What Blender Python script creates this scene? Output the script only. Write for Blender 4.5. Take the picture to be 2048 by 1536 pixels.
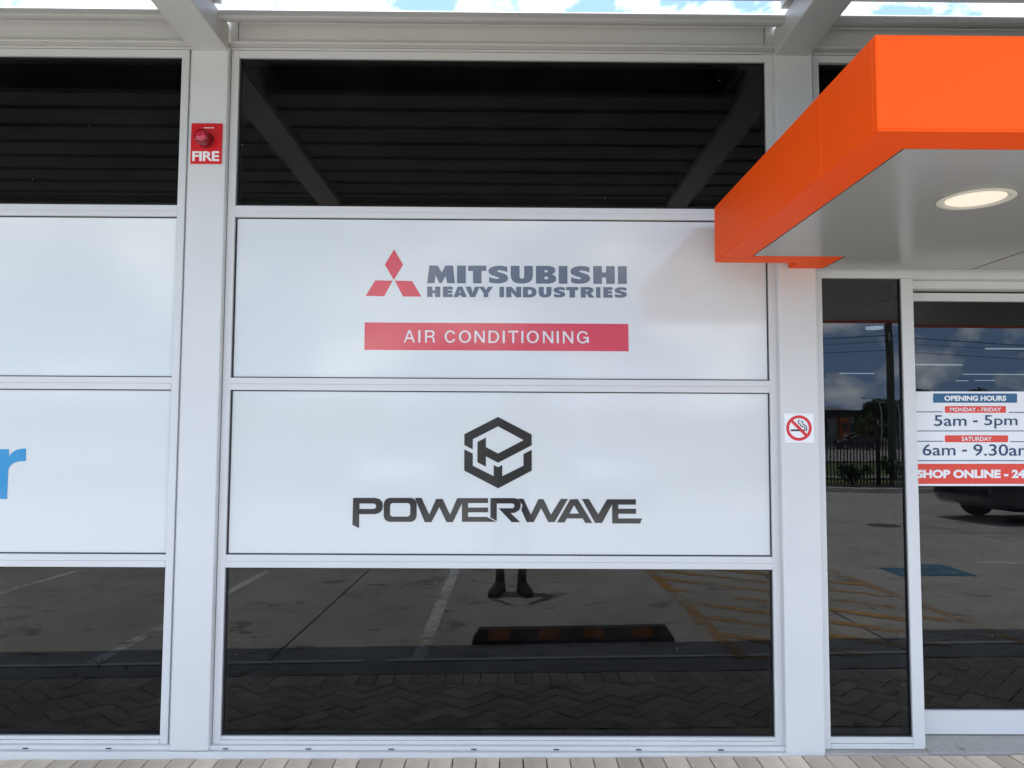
import bpy, bmesh, math, random
import numpy as np
from mathutils import Vector, Matrix, noise

R = math.radians
random.seed(7)
rng = np.random.default_rng(11)
for o in list(bpy.data.objects):
    bpy.data.objects.remove(o)
sc = bpy.context.scene
col = sc.collection

# ------------------------------------------------------------------ camera
cam_d = bpy.data.cameras.new('camera')
cam = bpy.data.objects.new('camera', cam_d)
col.objects.link(cam)
sc.camera = cam
cam_d.sensor_width = 36.0
cam_d.lens = 27.03
cam_d.clip_start = 0.05
cam_d.clip_end = 3000
pitch, yaw, roll = R(3.55), R(0.41), R(0.30)
fw = Vector((math.sin(yaw) * math.cos(pitch), math.cos(yaw) * math.cos(pitch), math.sin(pitch)))
rt = fw.cross(Vector((0, 0, 1))).normalized()
up = rt.cross(fw)
rt, up = math.cos(roll) * rt + math.sin(roll) * up, -math.sin(roll) * rt + math.cos(roll) * up
m = Matrix((rt, up, -fw)).transposed().to_4x4()
m.translation = Vector((0, -3.46, 1.46))
cam.matrix_world = m

# ------------------------------------------------------------------ world, sun, exposure
SUN_TO = Vector((-math.tan(R(5.0)), -math.tan(R(5.5)), 1.0)).normalized()
SUN_EL = math.asin(SUN_TO.z)
SUN_AZ = math.atan2(SUN_TO.x, SUN_TO.y)
world = bpy.data.worlds.new('World')
sc.world = world
world.use_nodes = True
nt = world.node_tree
nt.nodes.clear()
N = nt.nodes.new
wout = N('ShaderNodeOutputWorld')
bg = N('ShaderNodeBackground')
sky = N('ShaderNodeTexSky')
sky.sky_type = 'NISHITA'
sky.sun_disc = False
sky.sun_elevation = SUN_EL
sky.sun_rotation = SUN_AZ
sky.air_density = 0.9
sky.dust_density = 0.25
sky.ozone_density = 1.0
tc = N('ShaderNodeTexCoord')
mp = N('ShaderNodeMapping')
mp.inputs['Scale'].default_value = (1.0, 1.0, 1.55)
mp.inputs['Location'].default_value = (0.7, 1.7, 0.35)
n1 = N('ShaderNodeTexNoise')
n1.inputs['Scale'].default_value = 6.8
n1.inputs['Detail'].default_value = 9
n1.inputs['Roughness'].default_value = 0.56
n1.inputs['Distortion'].default_value = 0.25
cr = N('ShaderNodeValToRGB')
cr.color_ramp.elements[0].position = 0.46
cr.color_ramp.elements[1].position = 0.64
n2 = N('ShaderNodeTexNoise')
n2.inputs['Scale'].default_value = 11.0
n2.inputs['Detail'].default_value = 6
cr2 = N('ShaderNodeValToRGB')
cr2.color_ramp.elements[0].position = 0.3
cr2.color_ramp.elements[0].color = (6.5, 7.0, 7.3, 1)
cr2.color_ramp.elements[1].position = 0.7
cr2.color_ramp.elements[1].color = (10.6, 11.1, 11.1, 1)
mixc = N('ShaderNodeMix')
mixc.data_type = 'RGBA'
L = nt.links.new
L(tc.outputs['Generated'], mp.inputs['Vector'])
L(mp.outputs['Vector'], n1.inputs['Vector'])
L(mp.outputs['Vector'], n2.inputs['Vector'])
L(n1.outputs['Fac'], cr.inputs['Fac'])
L(n2.outputs['Fac'], cr2.inputs['Fac'])
L(cr.outputs['Color'], mixc.inputs['Factor'])
# clear, dry air: the blue reaches well down towards the horizon
lift = N('ShaderNodeVectorMath')
lift.operation = 'ADD'
lift.inputs[1].default_value = (0, 0, 0.34)
nrm_ = N('ShaderNodeVectorMath')
nrm_.operation = 'NORMALIZE'
L(tc.outputs['Generated'], lift.inputs[0])
L(lift.outputs['Vector'], nrm_.inputs[0])
L(nrm_.outputs['Vector'], sky.inputs['Vector'])
L(sky.outputs['Color'], mixc.inputs['A'])
L(cr2.outputs['Color'], mixc.inputs['B'])
L(mixc.outputs['Result'], bg.inputs['Color'])
bg.inputs['Strength'].default_value = 0.15
L(bg.outputs['Background'], wout.inputs['Surface'])

sun_d = bpy.data.lights.new('sun', 'SUN')
sun_d.energy = 2.2
sun_d.angle = R(0.53)
sun_d.color = (1.0, 0.965, 0.91)
sun = bpy.data.objects.new('sun', sun_d)
col.objects.link(sun)
sun.rotation_euler = (-SUN_TO).to_track_quat('-Z', 'Y').to_euler()
sun.location = SUN_TO * 40

vs = sc.view_settings
vs.view_transform = 'Standard'
vs.look = 'None'
vs.gamma = 1.0
vs.use_curve_mapping = False
vs.exposure = 1.70
sc.cycles.max_bounces = 10
sc.cycles.diffuse_bounces = 5
sc.cycles.transparent_max_bounces = 12
sc.cycles.caustics_reflective = False
sc.cycles.caustics_refractive = False
sc.cycles.sample_clamp_indirect = 6.0


# ------------------------------------------------------------------ materials
def new_mat(name):
    mt = bpy.data.materials.new(name)
    mt.use_nodes = True
    b = mt.node_tree.nodes['Principled BSDF']
    return mt, mt.node_tree, b


def paint(name, c, rough=0.4, ior=1.5, var=0.04, scale=6.0, bump=0.0, bscale=200.0, metal=0.0,
          dirt=None, objrand=0.0, coat=0.0, coords='Object', stretch=(1, 1, 1)):
    """one surface colour with slight mottling, optional dirt blotches and fine relief"""
    mt, t, b = new_mat(name)
    nn, ln = t.nodes.new, t.links.new
    b.inputs['Roughness'].default_value = rough
    b.inputs['IOR'].default_value = ior
    b.inputs['Metallic'].default_value = metal
    if coat:
        b.inputs['Coat Weight'].default_value = coat
        b.inputs['Coat Roughness'].default_value = 0.04
    tcn = nn('ShaderNodeTexCoord')
    mpn = nn('ShaderNodeMapping')
    mpn.inputs['Scale'].default_value = stretch
    ln(tcn.outputs[coords], mpn.inputs['Vector'])
    no = nn('ShaderNodeTexNoise')
    no.inputs['Scale'].default_value = scale
    no.inputs['Detail'].default_value = 6
    ln(mpn.outputs['Vector'], no.inputs['Vector'])
    ramp = nn('ShaderNodeValToRGB')
    ramp.color_ramp.elements[0].position = 0.3
    ramp.color_ramp.elements[1].position = 0.7
    ramp.color_ramp.elements[0].color = (c[0] * (1 - var), c[1] * (1 - var), c[2] * (1 - var), 1)
    ramp.color_ramp.elements[1].color = (min(1, c[0] * (1 + var)), min(1, c[1] * (1 + var)), min(1, c[2] * (1 + var)), 1)
    ln(no.outputs['Fac'], ramp.inputs['Fac'])
    out = ramp.outputs['Color']
    if dirt:
        dc, dpos, dscale = dirt
        dn = nn('ShaderNodeTexNoise')
        dn.inputs['Scale'].default_value = dscale
        dn.inputs['Detail'].default_value = 8
        dn.inputs['Roughness'].default_value = 0.65
        ln(mpn.outputs['Vector'], dn.inputs['Vector'])
        dr = nn('ShaderNodeValToRGB')
        dr.color_ramp.elements[0].position = dpos
        dr.color_ramp.elements[1].position = min(1, dpos + 0.13)
        ln(dn.outputs['Fac'], dr.inputs['Fac'])
        mx = nn('ShaderNodeMix')
        mx.data_type = 'RGBA'
        mx.inputs['B'].default_value = (*dc, 1)
        ln(dr.outputs['Color'], mx.inputs['Factor'])
        ln(out, mx.inputs['A'])
        out = mx.outputs['Result']
    if objrand:
        oi = nn('ShaderNodeObjectInfo')
        mr = nn('ShaderNodeMapRange')
        mr.inputs['To Min'].default_value = 1 - objrand
        mr.inputs['To Max'].default_value = 1 + objrand
        ln(oi.outputs['Random'], mr.inputs['Value'])
        hs = nn('ShaderNodeHueSaturation')
        ln(mr.outputs['Result'], hs.inputs['Value'])
        ln(out, hs.inputs['Color'])
        out = hs.outputs['Color']
    ln(out, b.inputs['Base Color'])
    if bump:
        bn = nn('ShaderNodeTexNoise')
        bn.inputs['Scale'].default_value = bscale
        bn.inputs['Detail'].default_value = 4
        ln(mpn.outputs['Vector'], bn.inputs['Vector'])
        bp = nn('ShaderNodeBump')
        bp.inputs['Strength'].default_value = bump
        bp.inputs['Distance'].default_value = 0.01
        ln(bn.outputs['Fac'], bp.inputs['Height'])
        ln(bp.outputs['Normal'], b.inputs['Normal'])
    return mt


def glass(name, ior=1.85, tint=(0.30, 0.33, 0.33), wave=0.010):
    mt, t, b = new_mat(name)
    t.nodes.remove(b)
    nn, ln = t.nodes.new, t.links.new
    out = t.nodes['Material Output']
    tr = nn('ShaderNodeBsdfTransparent')
    tr.inputs['Color'].default_value = (*tint, 1)
    gl = nn('ShaderNodeBsdfAnisotropic')
    gl.inputs['Roughness'].default_value = 0.0
    fr = nn('ShaderNodeFresnel')
    fr.inputs['IOR'].default_value = ior
    mx = nn('ShaderNodeMixShader')
    tcn = nn('ShaderNodeTexCoord')
    no = nn('ShaderNodeTexNoise')
    no.inputs['Scale'].default_value = 2.2
    no.inputs['Detail'].default_value = 1
    bp = nn('ShaderNodeBump')
    bp.inputs['Strength'].default_value = wave
    bp.inputs['Distance'].default_value = 0.05
    ln(tcn.outputs['Object'], no.inputs['Vector'])
    ln(no.outputs['Fac'], bp.inputs['Height'])
    ln(bp.outputs['Normal'], gl.inputs['Normal'])
    ln(fr.outputs['Fac'], mx.inputs['Fac'])
    ln(tr.outputs['BSDF'], mx.inputs[1])
    ln(gl.outputs['BSDF'], mx.inputs[2])
    # dust film and dried specks on the outside
    df = nn('ShaderNodeBsdfDiffuse')
    df.inputs['Color'].default_value = (0.6, 0.6, 0.58, 1)
    dn = nn('ShaderNodeTexNoise')
    dn.inputs['Scale'].default_value = 5.0
    dn.inputs['Detail'].default_value = 8
    dn.inputs['Roughness'].default_value = 0.7
    dr = nn('ShaderNodeMapRange')
    dr.inputs['From Min'].default_value = 0.40
    dr.inputs['From Max'].default_value = 0.75
    dr.inputs['To Max'].default_value = 0.010
    vo = nn('ShaderNodeTexVoronoi')
    vo.inputs['Scale'].default_value = 9.0
    vr = nn('ShaderNodeMapRange')
    vr.inputs['From Min'].default_value = 0.018
    vr.inputs['From Max'].default_value = 0.030
    vr.inputs['To Min'].default_value = 0.32
    vr.inputs['To Max'].default_value = 0.0
    ad = nn('ShaderNodeMath')
    ad.operation = 'ADD'
    mx2 = nn('ShaderNodeMixShader')
    ln(tcn.outputs['Object'], dn.inputs['Vector'])
    ln(tcn.outputs['Object'], vo.inputs['Vector'])
    ln(dn.outputs['Fac'], dr.inputs['Value'])
    ln(vo.outputs['Distance'], vr.inputs['Value'])
    ln(dr.outputs['Result'], ad.inputs[0])
    ln(vr.outputs['Result'], ad.inputs[1])
    ln(ad.outputs[0], mx2.inputs['Fac'])
    ln(mx.outputs['Shader'], mx2.inputs[1])
    ln(df.outputs['BSDF'], mx2.inputs[2])
    ln(mx2.outputs['Shader'], out.inputs['Surface'])
    return mt


def worn_paint(name, c, lo=0.42, hi=0.55, scale=14.0, rough=0.7):
    """road paint with gaps where the concrete shows"""
    mt, t, b = new_mat(name)
    nn, ln = t.nodes.new, t.links.new
    out = t.nodes['Material Output']
    b.inputs['Base Color'].default_value = (*c, 1)
    b.inputs['Roughness'].default_value = rough
    tcn = nn('ShaderNodeTexCoord')
    no = nn('ShaderNodeTexNoise')
    no.inputs['Scale'].default_value = scale
    no.inputs['Detail'].default_value = 9
    no.inputs['Roughness'].default_value = 0.72
    ln(tcn.outputs['Object'], no.inputs['Vector'])
    n3 = nn('ShaderNodeTexNoise')
    n3.inputs['Scale'].default_value = 1.3
    ln(tcn.outputs['Object'], n3.inputs['Vector'])
    ad = nn('ShaderNodeMath')
    ad.operation = 'MULTIPLY_ADD'
    ad.inputs[1].default_value = 0.7
    ln(n3.outputs['Fac'], ad.inputs[0])
    ln(no.outputs['Fac'], ad.inputs[2])
    ramp = nn('ShaderNodeValToRGB')
    ramp.color_ramp.elements[0].position = lo + 0.35
    ramp.color_ramp.elements[1].position = hi + 0.35
    ln(ad.outputs[0], ramp.inputs['Fac'])
    tr = nn('ShaderNodeBsdfTransparent')
    mx = nn('ShaderNodeMixShader')
    ln(ramp.outputs['Color'], mx.inputs['Fac'])
    ln(tr.outputs['BSDF'], mx.inputs[1])
    ln(b.outputs['BSDF'], mx.inputs[2])
    ln(mx.outputs['Shader'], out.inputs['Surface'])
    return mt


def emis(name, c, s):
    mt, t, b = new_mat(name)
    b.inputs['Base Color'].default_value = (*c, 1)
    b.inputs['Emission Color'].default_value = (*c, 1)
    b.inputs['Emission Strength'].default_value = s
    return mt


def concrete(name, c, dark=0.55):
    mt, t, b = new_mat(name)
    nn, ln = t.nodes.new, t.links.new
    b.inputs['Roughness'].default_value = 0.85
    tcn = nn('ShaderNodeTexCoord')
    acc = None

    def layer(scale, lo, hi, a, bb, detail=6, stretch=None):
        nonlocal acc
        src = tcn.outputs['Object']
        if stretch:
            mpn = nn('ShaderNodeMapping')
            mpn.inputs['Scale'].default_value = stretch
            ln(src, mpn.inputs['Vector'])
            src = mpn.outputs['Vector']
        no = nn('ShaderNodeTexNoise')
        no.inputs['Scale'].default_value = scale
        no.inputs['Detail'].default_value = detail
        no.inputs['Roughness'].default_value = 0.62
        ln(src, no.inputs['Vector'])
        rp = nn('ShaderNodeValToRGB')
        rp.color_ramp.elements[0].position = lo
        rp.color_ramp.elements[1].position = hi
        rp.color_ramp.elements[0].color = (a, a, a, 1)
        rp.color_ramp.elements[1].color = (bb, bb, bb, 1)
        ln(no.outputs['Fac'], rp.inputs['Fac'])
        if acc is None:
            acc = rp.outputs['Color']
        else:
            mu = nn('ShaderNodeMix')
            mu.data_type = 'RGBA'
            mu.blend_type = 'MULTIPLY'
            mu.inputs['Factor'].default_value = 1
            ln(acc, mu.inputs['A'])
            ln(rp.outputs['Color'], mu.inputs['B'])
            acc = mu.outputs['Result']
    layer(0.55, 0.3, 0.7, 0.80, 1.08)
    layer(2.6, 0.3, 0.7, 0.90, 1.05)
    layer(45.0, 0.3, 0.7, 0.88, 1.1)
    layer(3.2, 0.60, 0.68, 1.0, dark, 3)          # oil and rubber stains
    layer(7.0, 0.655, 0.70, 1.0, dark * 0.7, 2, (0.6, 1.3, 1))
    layer(1.4, 0.35, 0.65, 0.90, 1.08, 8)
    layer(0.8, 0.60, 0.75, 1.0, 0.86, 4, (0.35, 2.5, 1))   # long tyre scuffs
    mu = nn('ShaderNodeMix')
    mu.data_type = 'RGBA'
    mu.blend_type = 'MULTIPLY'
    mu.inputs['Factor'].default_value = 1
    mu.inputs['A'].default_value = (*c, 1)
    ln(acc, mu.inputs['B'])
    ln(mu.outputs['Result'], b.inputs['Base Color'])
    bn = nn('ShaderNodeTexNoise')
    bn.inputs['Scale'].default_value = 160
    ln(tcn.outputs['Object'], bn.inputs['Vector'])
    bp = nn('ShaderNodeBump')
    bp.inputs['Strength'].default_value = 0.25
    bp.inputs['Distance'].default_value = 0.01
    ln(bn.outputs['Fac'], bp.inputs['Height'])
    ln(bp.outputs['Normal'], b.inputs['Normal'])
    return mt


def film_mat(name, c, ior=1.52, rough=0.09):
    """printed vinyl under a glossy face, a fine dot relief"""
    mt, t, b = new_mat(name)
    nn, ln = t.nodes.new, t.links.new
    b.inputs['Roughness'].default_value = rough
    b.inputs['IOR'].default_value = ior
    tcn = nn('ShaderNodeTexCoord')
    vo = nn('ShaderNodeTexVoronoi')
    vo.inputs['Scale'].default_value = 190
    vo.inputs['Randomness'].default_value = 0.25
    ln(tcn.outputs['Object'], vo.inputs['Vector'])
    rp = nn('ShaderNodeValToRGB')
    rp.color_ramp.elements[0].position = 0.10
    rp.color_ramp.elements[1].position = 0.35
    rp.color_ramp.elements[0].color = (c[0] * .93, c[1] * .93, c[2] * .93, 1)
    rp.color_ramp.elements[1].color = (*c, 1)
    ln(vo.outputs['Distance'], rp.inputs['Fac'])
    ln(rp.outputs['Color'], b.inputs['Base Color'])
    no = nn('ShaderNodeTexNoise')
    no.inputs['Scale'].default_value = 1.6
    no.inputs['Detail'].default_value = 2
    ln(tcn.outputs['Object'], no.inputs['Vector'])
    bp = nn('ShaderNodeBump')
    bp.inputs['Strength'].default_value = 0.05
    bp.inputs['Distance'].default_value = 0.05
    ln(no.outputs['Fac'], bp.inputs['Height'])
    ln(bp.outputs['Normal'], b.inputs['Normal'])
    return mt


M = {}
M['white'] = paint('white_powder_coat', (0.63, 0.628, 0.62), 0.38, var=0.03, scale=2.5, dirt=((0.50, 0.475, 0.43), 0.665, 6.0), bump=0.06, bscale=3.0)
M['steel_white'] = paint('painted_steel', (0.55, 0.54, 0.515), 0.42, var=0.03, scale=3.0, dirt=((0.36, 0.325, 0.27), 0.64, 7.0), bump=0.03, bscale=60)
M['gasket'] = paint('black_rubber_gasket', (0.018, 0.018, 0.02), 0.6, var=0.1)
M['glass'] = glass('dark_shop_glass', 1.55, (0.22, 0.24, 0.24), 0.005)
M['glass_door'] = glass('door_glass', 1.67, (0.26, 0.30, 0.32), 0.004)
M['film'] = film_mat('white_vinyl_film', (0.665, 0.68, 0.67))
M['ink_grey'] = film_mat('grey_ink', (0.115, 0.125, 0.155))
M['ink_black'] = film_mat('black_ink', (0.036, 0.033, 0.033))
M['ink_red'] = film_mat('red_ink', (0.62, 0.030, 0.045))
M['ink_white'] = film_mat('white_ink', (0.70, 0.68, 0.68))
M['ink_blue'] = film_mat('blue_ink', (0.032, 0.27, 0.54))
M['vinyl_white'] = paint('white_sticker_vinyl', (0.83, 0.84, 0.86), 0.35, var=0.01)
M['vinyl_blue'] = paint('blue_sticker_vinyl', (0.010, 0.105, 0.235), 0.35, var=0.03)
M['vinyl_navy'] = paint('navy_sticker_vinyl', (0.012, 0.042, 0.125), 0.35, var=0.03)
M['vinyl_red'] = paint('red_sticker_vinyl', (0.76, 0.055, 0.028), 0.35, var=0.03)
M['orange'] = paint('orange_composite_panel', (0.94, 0.088, 0.003), 0.5, ior=1.22, var=0.02, scale=1.5, bump=0.12, bscale=2.3, dirt=((0.70, 0.10, 0.012), 0.66, 3.0))
M['soffit'] = paint('light_grey_soffit_panel', (0.34, 0.335, 0.32), 0.22, var=0.04, scale=1.2, dirt=((0.62, 0.61, 0.58), 0.72, 4.0), stretch=(1, .3, 1))
M['joint'] = paint('dark_joint', (0.03, 0.028, 0.026), 0.8, var=0.1)
M['roof_grey'] = paint('grey_roof_sheet', (0.17, 0.17, 0.168), 0.6, var=0.06)
M['sign_red'] = paint('red_plastic', (0.66, 0.010, 0.014), 0.30, var=0.03)
M['sign_dark_red'] = paint('dark_red_plastic', (0.22, 0.002, 0.008), 0.18, var=0.03)
M['lens_red'] = paint('clear_red_lens', (0.55, 0.015, 0.05), 0.08, var=0.05, coat=0.6)
M['sign_white'] = paint('white_sign_print', (0.85, 0.83, 0.82), 0.4, var=0.01)
M['black'] = paint('black_print', (0.015, 0.015, 0.018), 0.4, var=0.05)
M['paver'] = paint('tan_clay_paver', (0.71, 0.585, 0.445), 0.85, var=0.13, scale=9.0, bump=0.5, bscale=120, dirt=((0.47, 0.39, 0.30), 0.62, 14.0), objrand=0.20)
M['sand'] = paint('joint_sand', (0.045, 0.04, 0.034), 0.95, var=0.25, scale=30)
M['concrete'] = concrete('car_park_concrete', (0.435, 0.415, 0.37))
M['concrete_ramp'] = concrete('kerb_concrete', (0.33, 0.315, 0.285), 0.7)
M['concrete_lip'] = concrete('pale_kerb_lip', (0.58, 0.56, 0.51), 0.85)
M['threshold'] = concrete('threshold_concrete', (0.44, 0.42, 0.38), 0.8)
M['paint_white'] = worn_paint('worn_white_paint', (0.72, 0.71, 0.68), 0.34, 0.52)
M['paint_edge'] = worn_paint('pale_edge_paint', (0.80, 0.78, 0.70), 0.22, 0.42)
M['paint_faint'] = worn_paint('faint_white_paint', (0.66, 0.65, 0.62), 0.47, 0.62)
M['paint_orange'] = worn_paint('worn_orange_paint', (0.55, 0.30, 0.07), 0.36, 0.92, 11.0)
M['paint_blue'] = worn_paint('worn_blue_paint', (0.045, 0.165, 0.25), 0.26, 0.46)
M['rubber'] = paint('black_rubber', (0.028, 0.028, 0.03), 0.7, var=0.2, scale=20, bump=0.2)
M['stripe'] = paint('orange_reflective_stripe', (0.25, 0.085, 0.016), 0.5, var=0.12, scale=20)
M['asphalt'] = paint('asphalt', (0.055, 0.055, 0.056), 0.9, var=0.15, scale=2)
M['road_pale'] = paint('pale_road_concrete', (0.30, 0.29, 0.27), 0.9, var=0.08, scale=0.4)
M['grass'] = paint('mown_grass', (0.105, 0.135, 0.030), 0.95, var=0.25, scale=1.2, bump=0.6, bscale=30)
M['soil'] = paint('bark_mulch', (0.06, 0.045, 0.032), 0.95, var=0.3, scale=20, bump=0.5, bscale=60)
M['earth'] = paint('far_ground', (0.13, 0.13, 0.09), 0.95, var=0.2, scale=0.05)
M['leaf'] = paint('leaf_green', (0.060, 0.100, 0.028), 0.6, var=0.35, scale=1.7)
M['leaf2'] = paint('leaf_dark_green', (0.035, 0.062, 0.022), 0.6, var=0.35, scale=1.7)
M['leaf3'] = paint('leaf_olive', (0.095, 0.110, 0.035), 0.6, var=0.3, scale=1.7)
M['bark'] = paint('bark', (0.11, 0.085, 0.062), 0.9, var=0.25, scale=14)
M['pole'] = paint('weathered_timber_pole', (0.10, 0.095, 0.075), 0.9, var=0.25, scale=8, stretch=(6, 6, 0.6))
M['black_steel'] = paint('black_fence_paint', (0.014, 0.014, 0.015), 0.45, var=0.1)
M['galv'] = paint('galvanised_steel', (0.42, 0.43, 0.44), 0.45, metal=0.6, var=0.08)
M['iron'] = paint('cast_iron', (0.07, 0.065, 0.06), 0.75, var=0.2, scale=20)
M['car_navy'] = paint('dark_blue_car_paint', (0.010, 0.013, 0.026), 0.25, var=0.03, coat=1.0)
M['car_white'] = paint('white_car_paint', (0.72, 0.72, 0.71), 0.3, var=0.02, coat=1.0)
M['car_silver'] = paint('silver_car_paint', (0.50, 0.51, 0.52), 0.3, metal=0.4, var=0.02, coat=1.0)
M['car_glass'] = paint('car_window_glass', (0.012, 0.014, 0.016), 0.03, ior=1.6)
M['car_trim'] = paint('black_plastic_trim', (0.02, 0.02, 0.02), 0.6)
M['tail'] = paint('red_tail_lens', (0.30, 0.01, 0.012), 0.12, coat=0.7)
M['headlamp'] = paint('clear_headlamp', (0.62, 0.64, 0.66), 0.08, coat=1.0)
M['plate'] = paint('number_plate', (0.62, 0.60, 0.52), 0.4)
M['rim'] = paint('alloy_rim', (0.50, 0.51, 0.53), 0.3, metal=0.8)
M['skin'] = paint('skin', (0.42, 0.25, 0.17), 0.5, var=0.08, scale=12)
M['hair'] = paint('brown_hair', (0.055, 0.034, 0.022), 0.6, var=0.2, scale=60)
M['shirt'] = paint('olive_green_shirt', (0.105, 0.165, 0.050), 0.9, var=0.12, scale=8)
M['shorts'] = paint('navy_shorts', (0.035, 0.038, 0.05), 0.9, var=0.1)
M['boot'] = paint('brown_leather_boot', (0.17, 0.105, 0.065), 0.6, var=0.25, scale=18, bump=0.2, bscale=80)
M['boot_dark'] = paint('dark_boot_sole', (0.022, 0.018, 0.016), 0.8, var=0.2)
M['sock'] = paint('grey_sock', (0.22, 0.23, 0.23), 0.95, var=0.2, scale=60)
M['phone'] = paint('black_phone', (0.012, 0.012, 0.014), 0.2)
M['wall_grey'] = paint('grey_wall_panel', (0.26, 0.26, 0.265), 0.8, var=0.07, scale=0.6)
M['wall_pale'] = paint('pale_wall_panel', (0.50, 0.49, 0.46), 0.8, var=0.06, scale=0.6)
M['brick_red'] = paint('red_wall_panel', (0.42, 0.095, 0.035), 0.8, var=0.08, scale=2)
M['far_window'] = paint('dark_far_window', (0.03, 0.035, 0.045), 0.1)
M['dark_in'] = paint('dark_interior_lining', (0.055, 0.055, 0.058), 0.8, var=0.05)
M['light_in'] = emis('interior_batten_light', (0.82, 0.95, 1.0), 0.28)
M['downlight'] = emis('downlight_diffuser', (1.0, 0.92, 0.74), 0.14)
M['downlight_trim'] = paint('downlight_trim', (0.74, 0.70, 0.60), 0.35)
M['green_chalk'] = paint('green_survey_mark', (0.35, 0.62, 0.38), 0.8)

# ------------------------------------------------------------------ helpers
WL = {}          # world location of each root


def wl(o):
    return WL.get(o.name, Vector((0, 0, 0))) if o else Vector((0, 0, 0))


def tag(o, label=None, cat=None, group=None, kind=None):
    if label:
        o['label'] = label
    if cat:
        o['category'] = cat
    if group:
        o['group'] = group
    if kind:
        o['kind'] = kind
    return o


def empty(name, loc, label=None, cat=None, group=None, kind=None):
    o = bpy.data.objects.new(name, None)
    o.empty_display_size = 0.2
    col.objects.link(o)
    o.location = loc
    WL[o.name] = Vector(loc)
    return tag(o, label, cat, group, kind)


class MB:
    def __init__(s):
        s.v, s.f, s.m = [], [], []
        s.mi = 0

    def add(s, vs_, fs_):
        k = len(s.v)
        s.v += [tuple(p) for p in vs_]
        s.f += [tuple(i + k for i in f) for f in fs_]
        s.m += [s.mi] * len(fs_)
        return s

    def box(s, x0, x1, y0, y1, z0, z1):
        return s.add([(x0, y0, z0), (x1, y0, z0), (x1, y1, z0), (x0, y1, z0), (x0, y0, z1), (x1, y0, z1), (x1, y1, z1), (x0, y1, z1)],
                     [(0, 3, 2, 1), (4, 5, 6, 7), (0, 1, 5, 4), (1, 2, 6, 5), (2, 3, 7, 6), (3, 0, 4, 7)])

    def quad(s, a, b, c, d):
        return s.add([a, b, c, d], [(0, 1, 2, 3)])

    def prism_x(s, prof, x0, x1):
        """closed profile of (y, z), extruded along x"""
        n = len(prof)
        vs_ = [(x0, y, z) for y, z in prof] + [(x1, y, z) for y, z in prof]
        fs_ = [(i, (i + 1) % n, n + (i + 1) % n, n + i) for i in range(n)]
        fs_ += [tuple(range(n - 1, -1, -1)), tuple(range(n, 2 * n))]
        return s.add(vs_, fs_)

    def prism_y(s, prof, y0, y1):
        n = len(prof)
        vs_ = [(x, y0, z) for x, z in prof] + [(x, y1, z) for x, z in prof]
        fs_ = [(i, (i + 1) % n, n + (i + 1) % n, n + i) for i in range(n)]
        fs_ += [tuple(range(n - 1, -1, -1)), tuple(range(n, 2 * n))]
        return s.add(vs_, fs_)

    def loft(s, rings, caps=True):
        n = len(rings[0])
        vs_ = [p for r in rings for p in r]
        fs_ = []
        for k in range(len(rings) - 1):
            for i in range(n):
                a, b = k * n + i, k * n + (i + 1) % n
                fs_.append((a, b, b + n, a + n))
        if caps:
            fs_ += [tuple(range(n - 1, -1, -1)), tuple(range((len(rings) - 1) * n, len(rings) * n))]
        return s.add(vs_, fs_)

    def tube(s, pts, rad, n=8):
        pts = [Vector(p) for p in pts]
        rads = rad if isinstance(rad, (list, tuple)) else [rad] * len(pts)
        rings = []
        for i, p in enumerate(pts):
            d = (pts[min(i + 1, len(pts) - 1)] - pts[max(i - 1, 0)]).normalized()
            a = d.cross(Vector((0, 0, 1)) if abs(d.z) < 0.9 else Vector((1, 0, 0))).normalized()
            b = d.cross(a)
            rings.append([tuple(p + rads[i] * (math.cos(t) * a + math.sin(t) * b)) for t in [2 * math.pi * j / n for j in range(n)]])
        return s.loft(rings)

    def disc_y(s, cx, cz, y0, y1, r, n=32, r1=None):
        r1 = r if r1 is None else r1
        a = [(cx + r * math.cos(2 * math.pi * i / n), y0, cz + r * math.sin(2 * math.pi * i / n)) for i in range(n)]
        b = [(cx + r1 * math.cos(2 * math.pi * i / n), y1, cz + r1 * math.sin(2 * math.pi * i / n)) for i in range(n)]
        return s.loft([a, b])

    def build(s, name, mat, parent=None, bevel=0.0, smooth=False, label=None, cat=None, group=None, kind=None, seg=1):
        me = bpy.data.meshes.new(name)
        off = wl(parent)
        vv = [(p[0] - off.x, p[1] - off.y, p[2] - off.z) for p in s.v]
        me.from_pydata(vv, [], s.f)
        mats = mat if isinstance(mat, (list, tuple)) else [mat]
        for q in mats:
            me.materials.append(q)
        if len(mats) > 1:
            me.polygons.foreach_set('material_index', s.m)
        if smooth:
            me.polygons.foreach_set('use_smooth', [True] * len(me.polygons))
        bm = bmesh.new()
        bm.from_mesh(me)
        bmesh.ops.recalc_face_normals(bm, faces=bm.faces)
        bm.to_mesh(me)
        bm.free()
        o = bpy.data.objects.new(name, me)
        col.objects.link(o)
        if parent:
            o.parent = parent
            WL[o.name] = off.copy()
        if bevel:
            b = o.modifiers.new('edge', 'BEVEL')
            b.width = bevel
            b.segments = seg
            b.limit_method = 'ANGLE'
        if smooth and hasattr(me, 'set_sharp_from_angle'):
            me.set_sharp_from_angle(angle=R(35))
        return tag(o, label, cat, group, kind)


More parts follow.
